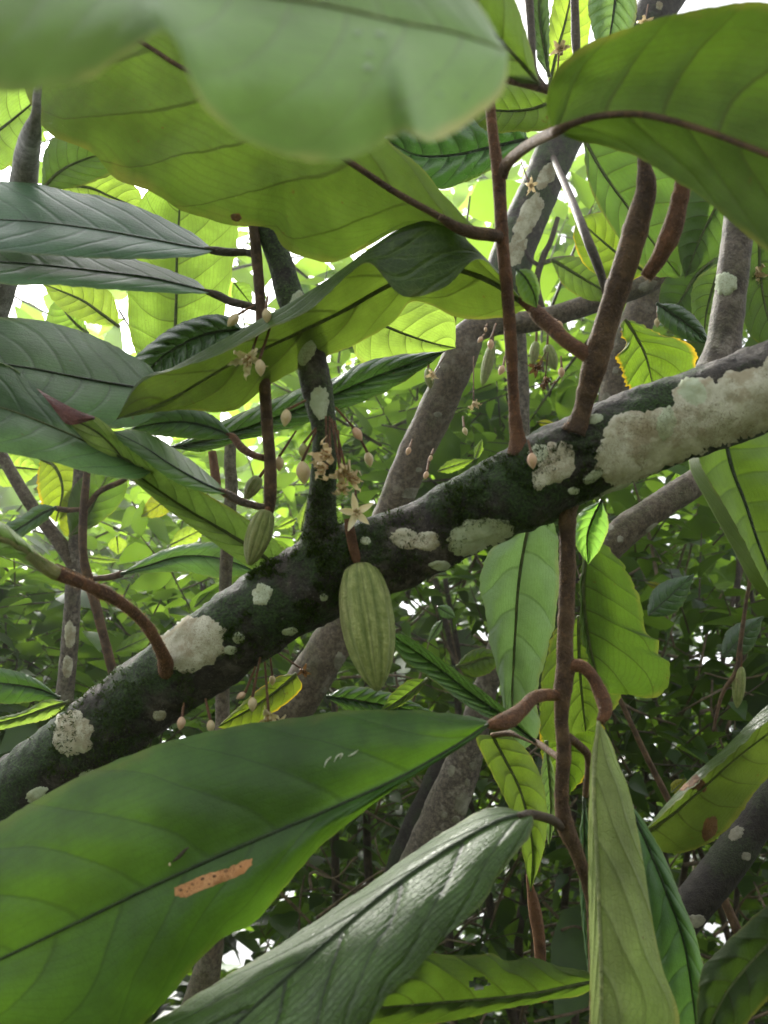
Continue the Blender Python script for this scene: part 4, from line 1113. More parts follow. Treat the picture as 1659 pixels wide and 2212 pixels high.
leaf('dark narrow leaf hanging between the two top twigs', [(1186, 165, .52), (1176, 110, .52), (1166, 50, .52), (1160, -40, .52)], [(1186, 165, .52), (1186, 100, .52), (1186, 30, .52), (1180, -30, .52), (1160, -40, .52)], [(1186, 165, .52), (1160, 120, .52), (1148, 50, .52), (1148, -20, .52), (1160, -40, .52)], 'top', False, (.8, .8, .8), (.003, .003))
leaf('broad mid-green leaf behind the forked shoot under the wide right leaf', [(1260, 300, .5), (1300, 370, .5), (1350, 440, .5), (1400, 510, .5), (1470, 600, .5)], [(1260, 300, .5), (1360, 290, .5), (1470, 350, .5), (1500, 450, .5), (1470, 600, .5)], [(1260, 300, .5), (1268, 380, .5), (1290, 440, .5), (1340, 520, .5), (1400, 590, .5), (1470, 600, .5)], 'under', False, (.75, .85, 1), (.004, .004))
leaf('green leaf between the pinkish fork and the grey upright shoot', [(1580, 380, .49), (1550, 440, .49), (1515, 510, .49), (1480, 600, .49)], [(1580, 380, .49), (1590, 460, .49), (1560, 540, .49), (1480, 600, .49)], [(1580, 380, .49), (1500, 400, .49), (1470, 470, .49), (1465, 540, .49), (1480, 600, .49)], 'under', False, (.8, .9, 1), (.004, .004))
leaf('moth-eaten bright leaf with brown blotches under the thin dark twig', [(1400, 590, .62), (1350, 560, .62), (1300, 520, .62), (1245, 470, .62)], [(1400, 590, .62), (1370, 500, .62), (1310, 460, .62), (1245, 470, .62)], [(1400, 590, .62), (1340, 610, .62), (1270, 580, .62), (1240, 520, .62), (1245, 470, .62)], 'yellow', False, (.7, .8, .8), (.004, .004), holes=((.7, .4, .06, .05), (.3, .6, .05, .04)))
leaf('green leaf with a clear midrib right of the bright gap under the horizontal limb', [(1190, 560, .66), (1240, 590, .66), (1290, 620, .66), (1340, 650, .66)], [(1190, 560, .66), (1250, 555, .66), (1310, 590, .66), (1340, 650, .66)], [(1190, 560, .66), (1220, 620, .66), (1280, 650, .66), (1340, 650, .66)], 'under', False, (1, 1, 1), (.004, .004))
leaf('small pale soft leaf hanging right behind the slender shoot', [(1115, 580, .32), (1135, 600, .318), (1152, 630, .316), (1160, 665, .315)], [(1115, 580, .32), (1150, 585, .318), (1166, 620, .316), (1160, 665, .315)], [(1115, 580, .32), (1115, 615, .318), (1130, 650, .316), (1160, 665, .315)], 'bright', True, (.7, .8, .9), (.002, .002), n=30)
leaf('yellow-edged torn leaf standing on top of the branch right of the forked shoot',
     [(1350, 690, .40), (1375, 730, .40), (1395, 770, .40), (1410, 830, .40)],
     [(1350, 690, .40), (1385, 700, .40), (1425, 722, .40), (1470, 732, .40), (1502, 758, .40), (1500, 800, .40), (1470, 840, .40), (1410, 830, .40)],
     [(1350, 690, .40), (1338, 705, .40), (1352, 745, .40), (1332, 772, .40), (1345, 810, .40), (1360, 842, .40), (1410, 830, .40)],
     'rimmed', False, (1.3, 1.25, 1), (.003, .003), rag=8, nv=5)
leaf('glossy wet leaf in the gap behind the yellow-edged leaf', [(1418, 655, .56), (1455, 680, .56), (1490, 705, .56), (1535, 745, .56)], [(1418, 655, .56), (1470, 660, .56), (1515, 700, .56), (1535, 745, .56)], [(1418, 655, .56), (1425, 695, .56), (1470, 730, .56), (1535, 745, .56)], 'top_wet', True, (1.3, 1.3, 1.3), (.003, .003))
leaf('shadowed leaf between the horizontal limb and the grey upright shoot', [(1540, 560, .6), (1500, 600, .6), (1470, 650, .6), (1430, 700, .6)], [(1540, 560, .6), (1550, 640, .6), (1500, 690, .6), (1430, 700, .6)], [(1540, 560, .6), (1460, 580, .6), (1425, 630, .6), (1430, 700, .6)], 'under', False, (.6, .7, .8), (.003, .003))
leaf('green leaf at the right edge behind the grey upright shoot', [(1640, 470, .5), (1640, 560, .5), (1650, 650, .5), (1680, 760, .5)], [(1640, 470, .5), (1720, 550, .5), (1740, 650, .5), (1680, 760, .5)], [(1640, 470, .5), (1590, 550, .5), (1600, 660, .5), (1625, 730, .5), (1680, 760, .5)], 'under', False, (.85, .9, 1), (.004, .004))
leaf('bright leaf behind the grey upright shoot, left of it', [(1560, 560, .58), (1540, 620, .58), (1525, 680, .58), (1520, 745, .58)], [(1560, 560, .58), (1585, 630, .58), (1570, 700, .58), (1520, 745, .58)], [(1560, 560, .58), (1500, 610, .58), (1495, 680, .58), (1520, 745, .58)], 'bright', False, (.7, .75, .9), (.003, .003))
# right side, middle and lower
leaf('big green leaf at the right edge hanging from under the branch, one edge folded pale',
     [(1560, 920, .39), (1580, 1010, .385), (1610, 1090, .38), (1640, 1180, .375), (1700, 1330, .37)],
     [(1560, 920, .39), (1660, 930, .39), (1760, 1050, .385), (1780, 1200, .38), (1700, 1330, .37)],
     [[(1560, 920, .39), (1500, 960, .385), (1490, 1010, .38), (1530, 1090, .372), (1580, 1180, .366), (1630, 1270, .362), (1700, 1330, .37)],
      [(1560, 920, .38), (1515, 955, .377), (1514, 1005, .370), (1560, 1082, .362), (1606, 1166, .357), (1648, 1250, .355), (1700, 1330, .367)]],
     'top_soft', True, (.75, .62, .9), (.004, .004), nv=7, rib_r=(5, 3))
leaf('pale silver-green leaf hanging just left of the brown hanging shoot',
     [(1150, 1110, .43), (1135, 1165, .43), (1120, 1260, .43), (1113, 1360, .43), (1108, 1450, .43), (1106, 1520, .43), (1112, 1640, .43)],
     [(1150, 1110, .43), (1195, 1120, .43), (1208, 1210, .435), (1204, 1310, .435), (1188, 1390, .435), (1168, 1460, .435), (1160, 1520, .435), (1165, 1580, .435), (1112, 1640, .43)],
     [(1150, 1110, .43), (1075, 1170, .43), (1046, 1215, .43), (1036, 1262, .43), (1050, 1330, .43), (1060, 1400, .43), (1076, 1460, .43), (1088, 1540, .43), (1112, 1640, .43)],
     'top_silver', True, (1, 1, 1), (.004, .004), nv=6, rag=4, ripple=.0035, rib_r=(4, 2), rib_mat=MIDRIB_GREEN)
leaf('deep green leaf with a brown-nibbled right edge, right of the brown hanging shoot',
     [(1278, 1160, .40), (1262, 1230, .40), (1262, 1310, .40), (1275, 1400, .40), (1300, 1500, .40)],
     [(1278, 1160, .40), (1320, 1190, .40), (1358, 1240, .40), (1385, 1300, .40), (1398, 1368, .40), (1425, 1385, .40), (1420, 1412, .40), (1445, 1432, .40), (1442, 1478, .40), (1412, 1508, .40), (1350, 1500, .40), (1300, 1500, .40)],
     [(1278, 1160, .40), (1255, 1230, .402), (1252, 1310, .402), (1262, 1400, .402), (1300, 1500, .40)],
     'under', False, (.8, .88, .7), (.005, .002), nv=7, rag=8, rib_r=(5, 2))
leaf('green leaf in the shade behind the red stalks of the hanging shoot',
     [(1250, 1330, .46), (1250, 1400, .46), (1255, 1480, .46), (1265, 1580, .46)],
     [(1250, 1330, .46), (1310, 1370, .46), (1345, 1440, .46), (1335, 1520, .46), (1265, 1580, .46)],
     [(1250, 1330, .46), (1200, 1360, .46), (1178, 1430, .46), (1165, 1510, .46), (1180, 1600, .46), (1265, 1580, .46)],
     'under', False, (1.1, 1.05, .8), (.004, .004), rag=5)
leaf('lower green leaf with a ragged yellow-brown edge behind the hanging shoot',
     [(1240, 1520, .48), (1235, 1580, .48), (1230, 1640, .48), (1228, 1720, .48)], [(1240, 1520, .48), (1300, 1560, .48), (1290, 1640, .48), (1228, 1720, .48)], [(1240, 1520, .48), (1175, 1550, .48), (1168, 1610, .48), (1185, 1680, .48), (1228, 1720, .48)],
     'yellow', False, (.6, .75, .8), (.004, .004), rag=6)
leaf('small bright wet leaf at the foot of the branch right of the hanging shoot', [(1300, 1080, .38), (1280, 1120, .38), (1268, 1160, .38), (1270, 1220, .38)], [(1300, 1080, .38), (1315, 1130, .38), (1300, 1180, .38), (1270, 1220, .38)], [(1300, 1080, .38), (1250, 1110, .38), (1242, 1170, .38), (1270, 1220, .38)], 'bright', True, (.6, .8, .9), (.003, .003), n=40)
leaf('narrow leaf seen edge-on slanting from the large pod to the hanging shoot',
     [(1165, 1610, .37), (1100, 1555, .371), (1020, 1500, .373), (930, 1430, .376), (840, 1368, .38)],
     [(1165, 1610, .37), (1110, 1548, .365), (1030, 1482, .367), (940, 1415, .369), (880, 1375, .373), (840, 1368, .38)],
     [(1165, 1610, .37), (1090, 1570, .366), (1010, 1525, .366), (925, 1462, .368), (870, 1425, .372), (840, 1368, .38)],
     'top_wet', True, (1.2, 1.2, 1.2), (.001, .001), nv=12, rag=1.5)
leaf('yellow-green leaf hanging point-down left of the hanging shoot',
     [(1062, 1588, .40), (1090, 1640, .398), (1120, 1700, .396), (1140, 1770, .394), (1150, 1840, .392), (1146, 1925, .39)],
     [(1062, 1588, .40), (1105, 1592, .40), (1145, 1630, .40), (1172, 1690, .40), (1182, 1760, .398), (1174, 1840, .394), (1146, 1925, .39)],
     [(1062, 1588, .40), (1028, 1592, .395), (1052, 1650, .392), (1085, 1715, .39), (1112, 1775, .388), (1130, 1850, .387), (1146, 1925, .39)],
     'under', False, (1.3, 1.2, 1), (.004, .004), nv=8, rib_r=(4, 2), petiole=[(1212, 1640, .334, 8), (1190, 1625, .35, 7), (1160, 1605, .37, 7), (1110, 1585, .39, 7), (1062, 1588, .40, 5)], pet_mat=TWIG_BROWN)
leaf('pale sliver of a leaf between the yellow-green leaf and the hanging shoot', [(1180, 1600, .45), (1186, 1670, .45), (1190, 1740, .45), (1186, 1830, .45)], [(1180, 1600, .45), (1200, 1680, .45), (1202, 1760, .45), (1186, 1830, .45)], [(1180, 1600, .45), (1168, 1680, .45), (1172, 1760, .45), (1186, 1830, .45)], 'under_pale', False, (1.3, 1.3, 1.3), (.002, .002))
def scar(r):
    v, f = [], []
    a = spline([(376, 1918, 0), (400, 1908, 0), (440, 1890, 0), (490, 1876, 0), (520, 1862, 0), (544, 1854, 0)], 30)
    b = spline([(378, 1936, 0), (398, 1938, 0), (430, 1926, 0), (480, 1906, 0), (520, 1890, 0), (545, 1868, 0)], 30)
    bl = [c for c in r.children if c.name.startswith('blade')][0]
    bpy.context.view_layer.update()
    org = Vector(r.location)
    bvh = BVHTree.FromPolygons([tuple(q.co + org) for q in bl.data.vertices], [tuple(p.vertices) for p in bl.data.polygons])
    for i in range(31):
        for j in range(7):
            w = j / 6
            x = a[i][0] + (b[i][0] - a[i][0]) * w + 3 * noise.noise(Vector((i * .5, w * 2, 3)))
            y = a[i][1] + (b[i][1] - a[i][1]) * w + 4 * noise.noise(Vector((i * .6, w, 8)))
            h = bvh.ray_cast(CAM, (P(x, y, 1) - CAM).normalized())
            v.append((h[0] if h[0] is not None else P(x, y, .22)) + (CAM - (h[0] or P(x, y, .22))).normalized() * (.00015 + .0002 * math.sin(math.pi * w)))
    for i in range(30):
        for j in range(6):
            f.append((i * 7 + j, i * 7 + j + 1, i * 7 + j + 8, i * 7 + j + 7))
    o = build('dry_scar', v, f, SCAR, r); o['label'] = 'long pinkish-brown dried scar'
    lichen(r, blade_geo(r), [(391, 1923, 5, 4, 0), (417, 1911, 5.5, 4, 20), (438, 1899, 5, 3.5, -20), (463, 1893, 5, 4, 0), (488, 1882, 6, 3.5, -20), (520, 1872, 3, 2.4, 0), (452, 1910, 3, 2.2, 0), (405, 1926, 2.5, 2, 0)], DRY, .00045, 'dark_fleck')
    for nm, pts, m in (('debris_speck', [(372, 1862), (385, 1852), (398, 1838), (408, 1830)], TWIG_DARK), ('snail_trail', [(700, 1658), (706, 1644), (716, 1634)], LICHEN_GREEN), ('snail_trail', [(722, 1646), (728, 1634), (740, 1628), (734, 1640)], LICHEN_GREEN), ('snail_trail', [(752, 1634), (764, 1628), (774, 1620)], LICHEN_GREEN), ('debris_speck', [(364, 1868), (369, 1867)], BUD)):
        q = []
        for (x, y) in pts:
            h = bvh.ray_cast(CAM, (P(x, y, 1) - CAM).normalized())
            q.append((h[0] if h[0] is not None else P(x, y, .24)) + (CAM - P(x, y, .24)).normalized() * .0003)
        rr = .00045 if nm == 'debris_speck' else .00028
        build(nm, *tube3([Vector(s_) for s_ in spline(q, 12)], [rr * (.4 + math.sin(math.pi * i / 12)) for i in range(13)], 8), m, r)
leaf('huge glossy green leaf at the lower left with a long brown scar',
     [(1062, 1560, 0.3), (1000, 1602, 0.2982), (920, 1650, 0.2955), (848, 1688, 0.2933), (685, 1760, 0.2874), (511, 1832, 0.2811), (332, 1913, 0.2752), (204, 1975, 0.2717), (0, 2072, 0.2662), (-200, 2160, 0.2617)],
     [(1062, 1560, 0.3), (1020, 1548, 0.3), (950, 1538, 0.3), (860, 1531, 0.2991), (760, 1534, 0.2977), (660, 1546, 0.2955), (560, 1560, 0.2933), (460, 1578, 0.291), (350, 1606, 0.2874), (230, 1650, 0.2838), (120, 1703, 0.2802), (0, 1777, 0.2757), (-120, 1880, 0.2707), (-200, 2160, 0.2617)],
     [(1062, 1560, 0.3), (1035, 1590, 0.3), (985, 1622, 0.2991), (920, 1662, 0.2982), (850, 1705, 0.2964), (770, 1765, 0.2941), (700, 1822, 0.2919), (650, 1875, 0.2892), (590, 1948, 0.2865), (540, 2000, 0.2838), (490, 2022, 0.282), (430, 2075, 0.2793), (380, 2138, 0.2766), (310, 2212, 0.273), (200, 2330, 0.2685), (-200, 2160, 0.2617)],
     'top_soft', True, (.80, .80, .95), (.006, .005), nv=9, lean=.2, rag=4, tA=.012, tB=-.006, ripple=.0016, n=120, rib_r=(4.5, 2.2), rib_mat=MIDRIB_DARK, petiole=[(1208, 1503, .334, 11), (1180, 1501, .33, 13), (1152, 1508, .322, 14), (1128, 1532, .314, 15), (1102, 1552, .307, 19), (1078, 1562, .302, 17), (1056, 1566, .299, 8)], extra=scar)
leaf('grey-sheened dark leaf slanting across the bottom centre',
     [(1146, 1759, 0.285), (1100, 1766, 0.2825), (1060, 1782, 0.28), (1000, 1815, 0.2765), (940, 1852, 0.2735), (830, 1930, 0.2665), (700, 2040, 0.2585), (600, 2128, 0.2525), (500, 2222, 0.2475), (380, 2340, 0.2425)],
     [(1146, 1759, 0.285), (1110, 1747, 0.285), (1065, 1746, 0.2835), (1010, 1766, 0.2805), (930, 1816, 0.2755), (850, 1872, 0.271), (720, 1962, 0.264), (600, 2042, 0.2575), (500, 2102, 0.2525), (400, 2165, 0.2475), (300, 2240, 0.2435), (380, 2340, 0.2425)],
     [(1146, 1759, 0.285), (1152, 1775, 0.285), (1135, 1820, 0.2825), (1085, 1882, 0.2775), (1042, 1952, 0.2735), (965, 2022, 0.2675), (905, 2092, 0.2625), (840, 2150, 0.2575), (795, 2215, 0.2535), (700, 2320, 0.2475), (380, 2340, 0.2425)],
     'top_quilt', True, (1.3, 1.15, .85), (.007, .007), nv=6, lean=.34, rag=4, ripple=.0012, n=110, rib_r=(6, 3), petiole=[(1216, 1790, .331, 9), (1195, 1772, .32, 10), (1170, 1764, .30, 10), (1144, 1759, .286, 10), (1120, 1762, .282, 6)], pet_mat=TWIG_DARK, tA=.028, tB=-.02)
leaf('mid-green leaf with a dark hole lying across the bottom right of centre',
     [(1300, 2115, .33), (1230, 2130, .325), (1150, 2146, .32), (1050, 2158, .315), (950, 2166, .31), (820, 2176, .305), (700, 2180, .30)],
     [(1300, 2115, .33), (1265, 2098, .33), (1210, 2088, .328), (1150, 2068, .325), (1095, 2076, .32), (1060, 2060, .318), (1000, 2064, .315), (930, 2062, .31), (890, 2095, .308), (820, 2140, .305), (700, 2180, .30)],
     [(1300, 2115, .33), (1260, 2148, .33), (1180, 2162, .325), (1090, 2180, .32), (1000, 2200, .315), (900, 2216, .31), (800, 2215, .305), (700, 2180, .30)],
     'under', False, (.95, 1, .75), (.004, .004), nv=9, holes=((.68, .44, .07, .035),), n=120, k=14, rib_r=(4, 2))
leaf('long pale folded leaf hanging straight down at the lower right',
     [(1294, 1558, .320), (1285, 1640, .312), (1284, 1740, .305), (1290, 1840, .298), (1294, 1950, .29), (1298, 2060, .282), (1300, 2250, .272)],
     [(1294, 1558, .320), (1318, 1600, .316), (1336, 1650, .312), (1360, 1710, .307), (1377, 1790, .30), (1393, 1880, .294), (1408, 1980, .287), (1428, 2080, .28), (1462, 2230, .272), (1300, 2300, .270)],
     [(1294, 1558, .320), (1276, 1640, .318), (1272, 1740, .312), (1270, 1840, .305), (1272, 1950, .297), (1274, 2060, .29), (1276, 2250, .278)],
     'under_pale', False, (1.15, 1.08, 1), (.005, .001), nv=5, lean=.42, rag=1.2, ripple=.0012, petiole=[(1232, 1438, .335, 15), (1258, 1440, .333, 14), (1282, 1465, .33, 13), (1300, 1505, .326, 16), (1308, 1535, .322, 15), (1296, 1560, .320, 9)], rib_r=(5, 4), rib_mat=MIDRIB_PALE)
leaf('dark green leaf hanging right behind the long pale folded leaf',
     [(1350, 1720, .35), (1400, 1830, .342), (1440, 1930, .335), (1480, 2050, .33), (1510, 2260, .32)],
     [(1350, 1720, .35), (1395, 1780, .348), (1440, 1860, .343), (1475, 1950, .338), (1500, 2010, .335), (1525, 2110, .33), (1560, 2260, .32)],
     [(1350, 1720, .35), (1360, 1830, .342), (1390, 1950, .335), (1420, 2080, .33), (1450, 2260, .32)],
     'top', True, (1, 1.1, .8), (.003, .003), nv=7)
leaf('slim dark leaf hanging just left of the long pale folded leaf', [(1262, 1720, .35), (1262, 1830, .345), (1266, 1960, .34), (1276, 2150, .335)], [(1262, 1720, .35), (1282, 1840, .345), (1290, 1960, .34), (1276, 2150, .335)], [(1262, 1720, .35), (1250, 1830, .345), (1256, 1980, .34), (1276, 2150, .335)], 'top', True, (1.1, 1.1, 1), (.002, .002), petiole=[(1225, 1590, .334, 10), (1250, 1610, .338, 9), (1272, 1640, .343, 9), (1264, 1720, .35, 6)], pet_mat=TWIG_BROWN)
leaf('drooping leaf with a rolled wet upper edge and brown blotches at the right',
     [(1388, 1800, .37), (1450, 1760, .365), (1520, 1700, .36), (1600, 1630, .355), (1720, 1540, .35)],
     [[(1388, 1800, .37), (1440, 1735, .36), (1500, 1672, .353), (1570, 1610, .347), (1650, 1530, .342), (1720, 1480, .345)],
      [(1388, 1800, .37), (1448, 1745, .352), (1515, 1685, .345), (1590, 1620, .339), (1665, 1550, .335), (1730, 1500, .34)]],
     [(1388, 1800, .37), (1410, 1835, .372), (1480, 1842, .372), (1545, 1812, .37), (1590, 1770, .37), (1640, 1700, .368), (1720, 1620, .365), (1720, 1540, .35)],
     'under', False, (.85, .75, .8), (.002, .004), nv=7, rag=4,
     extra=lambda r: blotch(r, [(1500, 1690, 30, 16, 30), (1532, 1790, 16, 28, 20), (1472, 1700, 14, 9, 0)], DRY, 'brown_blotch'))
leaf('very dark leaf in the bottom right corner with a reddish lower edge',
     [(1750, 1960, .29), (1690, 2010, .288), (1620, 2080, .285), (1560, 2160, .28), (1500, 2290, .275)],
     [(1750, 1960, .29), (1680, 1945, .29), (1600, 2005, .287), (1540, 2065, .283), (1512, 2110, .28), (1500, 2290, .275)],
     [(1750, 1960, .29), (1750, 2090, .287), (1660, 2160, .283), (1590, 2230, .28), (1500, 2290, .275)],
     'under', False, (.45, .5, .5), (.004, .004), nv=7)
# left, middle and lower
leaf('green leaf folded shut at the tip of the curved red shoot on the left edge',
     [(118, 1238, .297), (90, 1216, .294), (45, 1184, .29), (-20, 1155, .285), (-160, 1110, .28)],
     [(118, 1238, .297), (95, 1206, .296), (45, 1160, .294), (-20, 1118, .29), (-160, 1110, .28)],
     [(118, 1238, .297), (76, 1226, .296), (30, 1206, .294), (-20, 1192, .29), (-160, 1110, .28)],
     'under_pale', False, (.9, 1.0, .8), (.004, .004), n=40, rib_r=(9, 8), rib_mat=TWIG_GREEN,
     petiole=[(135, 1244, .298, 12), (118, 1237, .297, 16), (95, 1222, .295, 15), (60, 1196, .291, 12)], pet_mat=TWIG_GREEN)
leaf('folded dark leaf reaching in over the left shrub from the left edge', [(122, 1096, .66), (90, 1110, .66), (60, 1130, .66), (10, 1160, .66), (-60, 1200, .66)], [(122, 1096, .66), (85, 1090, .66), (45, 1115, .66), (0, 1140, .66), (-60, 1200, .66)], [(122, 1096, .66), (100, 1125, .66), (60, 1152, .66), (20, 1180, .66), (-60, 1200, .66)], 'top', True, (1, 1, 1), (.003, .003))
leaf('backlit yellow leaf hanging by the pale stem at the left', [(88, 990, .74), (120, 1010, .74), (135, 1060, .74), (120, 1130, .74)], [(88, 990, .74), (150, 985, .74), (180, 1020, .74), (160, 1090, .74), (120, 1130, .74)], [(88, 990, .74), (80, 1040, .74), (90, 1090, .74), (120, 1130, .74)], 'yellow', False, (1, 1, 1), (.003, .003), rag=4)
leaf('pale lime leaf cut off by the left edge above the leaning stem', [(-40, 1020, .76), (0, 1010, .76), (40, 1010, .76), (90, 1015, .76)], [(-40, 1020, .76), (0, 980, .76), (50, 980, .76), (90, 1015, .76)], [(-40, 1020, .76), (0, 1050, .76), (50, 1045, .76), (90, 1015, .76)], 'bright', False, (1.1, 1.1, 1), (.003, .003))
leaf('shaded leaf crossing the slim brown stem in the left shrub', [(150, 1160, .70), (190, 1110, .70), (215, 1060, .70), (240, 1010, .70)], [(150, 1160, .70), (215, 1130, .70), (265, 1080, .70), (275, 1020, .70), (240, 1010, .70)], [(150, 1160, .70), (145, 1100, .70), (160, 1050, .70), (200, 1015, .70), (240, 1010, .70)], 'under', False, (.9, 1, .9), (.004, .004))
leaf('yellow curled leaf with an orange edge behind the slim brown stem', [(165, 1175, .74), (170, 1120, .74), (180, 1070, .74), (195, 1010, .74)], [(165, 1175, .74), (200, 1120, .74), (205, 1060, .74), (195, 1010, .74)], [(165, 1175, .74), (130, 1140, .74), (140, 1070, .74), (195, 1010, .74)], 'yellow', False, (1.1, 1, .9), (.003, .003))
leaf('satin dark leaf on the slim brown stem pointing toward the small pod',
     [(262, 1240, .66), (320, 1222, .655), (390, 1202, .65), (470, 1205, .645), (560, 1235, .64)],
     [(262, 1240, .66), (310, 1208, .655), (370, 1182, .65), (440, 1172, .645), (500, 1176, .642), (560, 1235, .64)],
     [(262, 1240, .66), (330, 1238, .655), (400, 1235, .65), (480, 1250, .645), (560, 1235, .64)],
     'top', True, (1.1, 1.1, 1), (.006, .006), nv=9)
leaf('dark leaf poking in at the left edge below the shrub', [(130, 1508, .55), (90, 1490, .55), (40, 1480, .55), (-60, 1470, .55)], [(130, 1508, .55), (85, 1470, .55), (30, 1448, .55), (-60, 1430, .55)], [(130, 1508, .55), (80, 1515, .55), (20, 1520, .55), (-60, 1520, .55)], 'top', True, (1, 1.1, .8), (.004, .004))
leaf('light leaf with a bent tip under the dark leaf at the left edge', [(150, 1515, .58), (100, 1530, .58), (40, 1550, .58), (-60, 1575, .58)], [(150, 1515, .58), (100, 1512, .58), (40, 1540, .58), (-60, 1560, .58)], [(150, 1515, .58), (110, 1550, .58), (40, 1568, .58), (-60, 1590, .58)], 'bright', False, (.7, .7, .8), (.003, .003))
leaf('yellow-green leaf behind the rusty flower under the branch', [(640, 1455, .5), (600, 1490, .5), (550, 1525, .5), (470, 1570, .5)], [(640, 1455, .5), (650, 1490, .5), (590, 1540, .5), (520, 1580, .5), (470, 1570, .5)], [(640, 1455, .5), (600, 1462, .5), (545, 1500, .5), (470, 1570, .5)], 'yellow', False, (.75, .75, .8), (.003, .003))
leaf('quilted green leaf peeping over the huge lower leaf right of the brown trunk', [(705, 1505, .46), (760, 1512, .46), (820, 1522, .46), (950, 1545, .46)], [(705, 1505, .46), (745, 1484, .46), (810, 1488, .46), (880, 1510, .46), (950, 1545, .46)], [(705, 1505, .46), (760, 1540, .46), (840, 1560, .46), (950, 1545, .46)], 'top_wet', True, (1.3, 1.3, 1), (.003, .003), ripple=.004, nv=10)
leaf('small folded leaf standing beside the quilted one', [(925, 1466, .45), (895, 1490, .45), (860, 1515, .45), (820, 1540, .45)], [(925, 1466, .45), (885, 1468, .45), (845, 1500, .45), (820, 1540, .45)], [(925, 1466, .45), (900, 1500, .448), (865, 1525, .448), (820, 1540, .45)], 'under', False, (1.2, 1.2, 1), (.001, .001), n=40)
leaf('dim leaf in the shade between the narrow leaf and the silver-green leaf', [(985, 1440, .6), (1020, 1430, .6), (1050, 1420, .6), (1085, 1425, .6)], [(985, 1440, .6), (1010, 1410, .6), (1050, 1400, .6), (1085, 1425, .6)], [(985, 1440, .6), (1020, 1460, .6), (1055, 1455, .6), (1085, 1425, .6)], 'under', False, (1, 1, 1), (.003, .003), n=40)

# water on the nearest leaf and at the curled tip
wt = NT('water_bead')
WATER = wt.done(wt.pbr((.95, .97, .97), .03, None, .8, **{'Transmission Weight': .85, 'IOR': 1.33}))
def drops(root, spots, label):
    bvh = BVHTree.FromPolygons([tuple(q) for q in blade_geo(root)[0]], blade_geo(root)[1])
    for x, y, r in spots:
        r *= .8
        h = bvh.ray_cast(CAM, (P(x, y, 1) - CAM).normalized())
        if h[0] is None: continue
        c = h[0]
        a = h[1] if h[1].dot(CAM - c) > 0 else -h[1]
        a, u, w = frame_of(a)
        v, f = [], []
        for i in range(9):
            th = math.pi * (i - 1) / 14
            for k in range(16):
                an = 2 * math.pi * k / 16
                v.append(c + (u * math.cos(an) + w * math.sin(an)) * (r * max(.02, math.cos(th))) + a * (r * .65 * math.sin(th)))
        for i in range(8):
            for k in range(16):
                f.append((i * 16 + k, i * 16 + (k + 1) % 16, (i + 1) * 16 + (k + 1) % 16, (i + 1) * 16 + k))
        tag(build('water_drop', v, f, WATER, None, c), label, 'water drop', 'water drops on leaves')
drops(NEAR, [(772, 75, .0009), (797, 118, .0008), (795, 150, .0011), (820, 78, .0010), (948, 205, .0006), (1005, 210, .0006), (940, 160, .0005), (870, 130, .0005)], 'bead of water on the blurred grey-green leaf closest overhead')

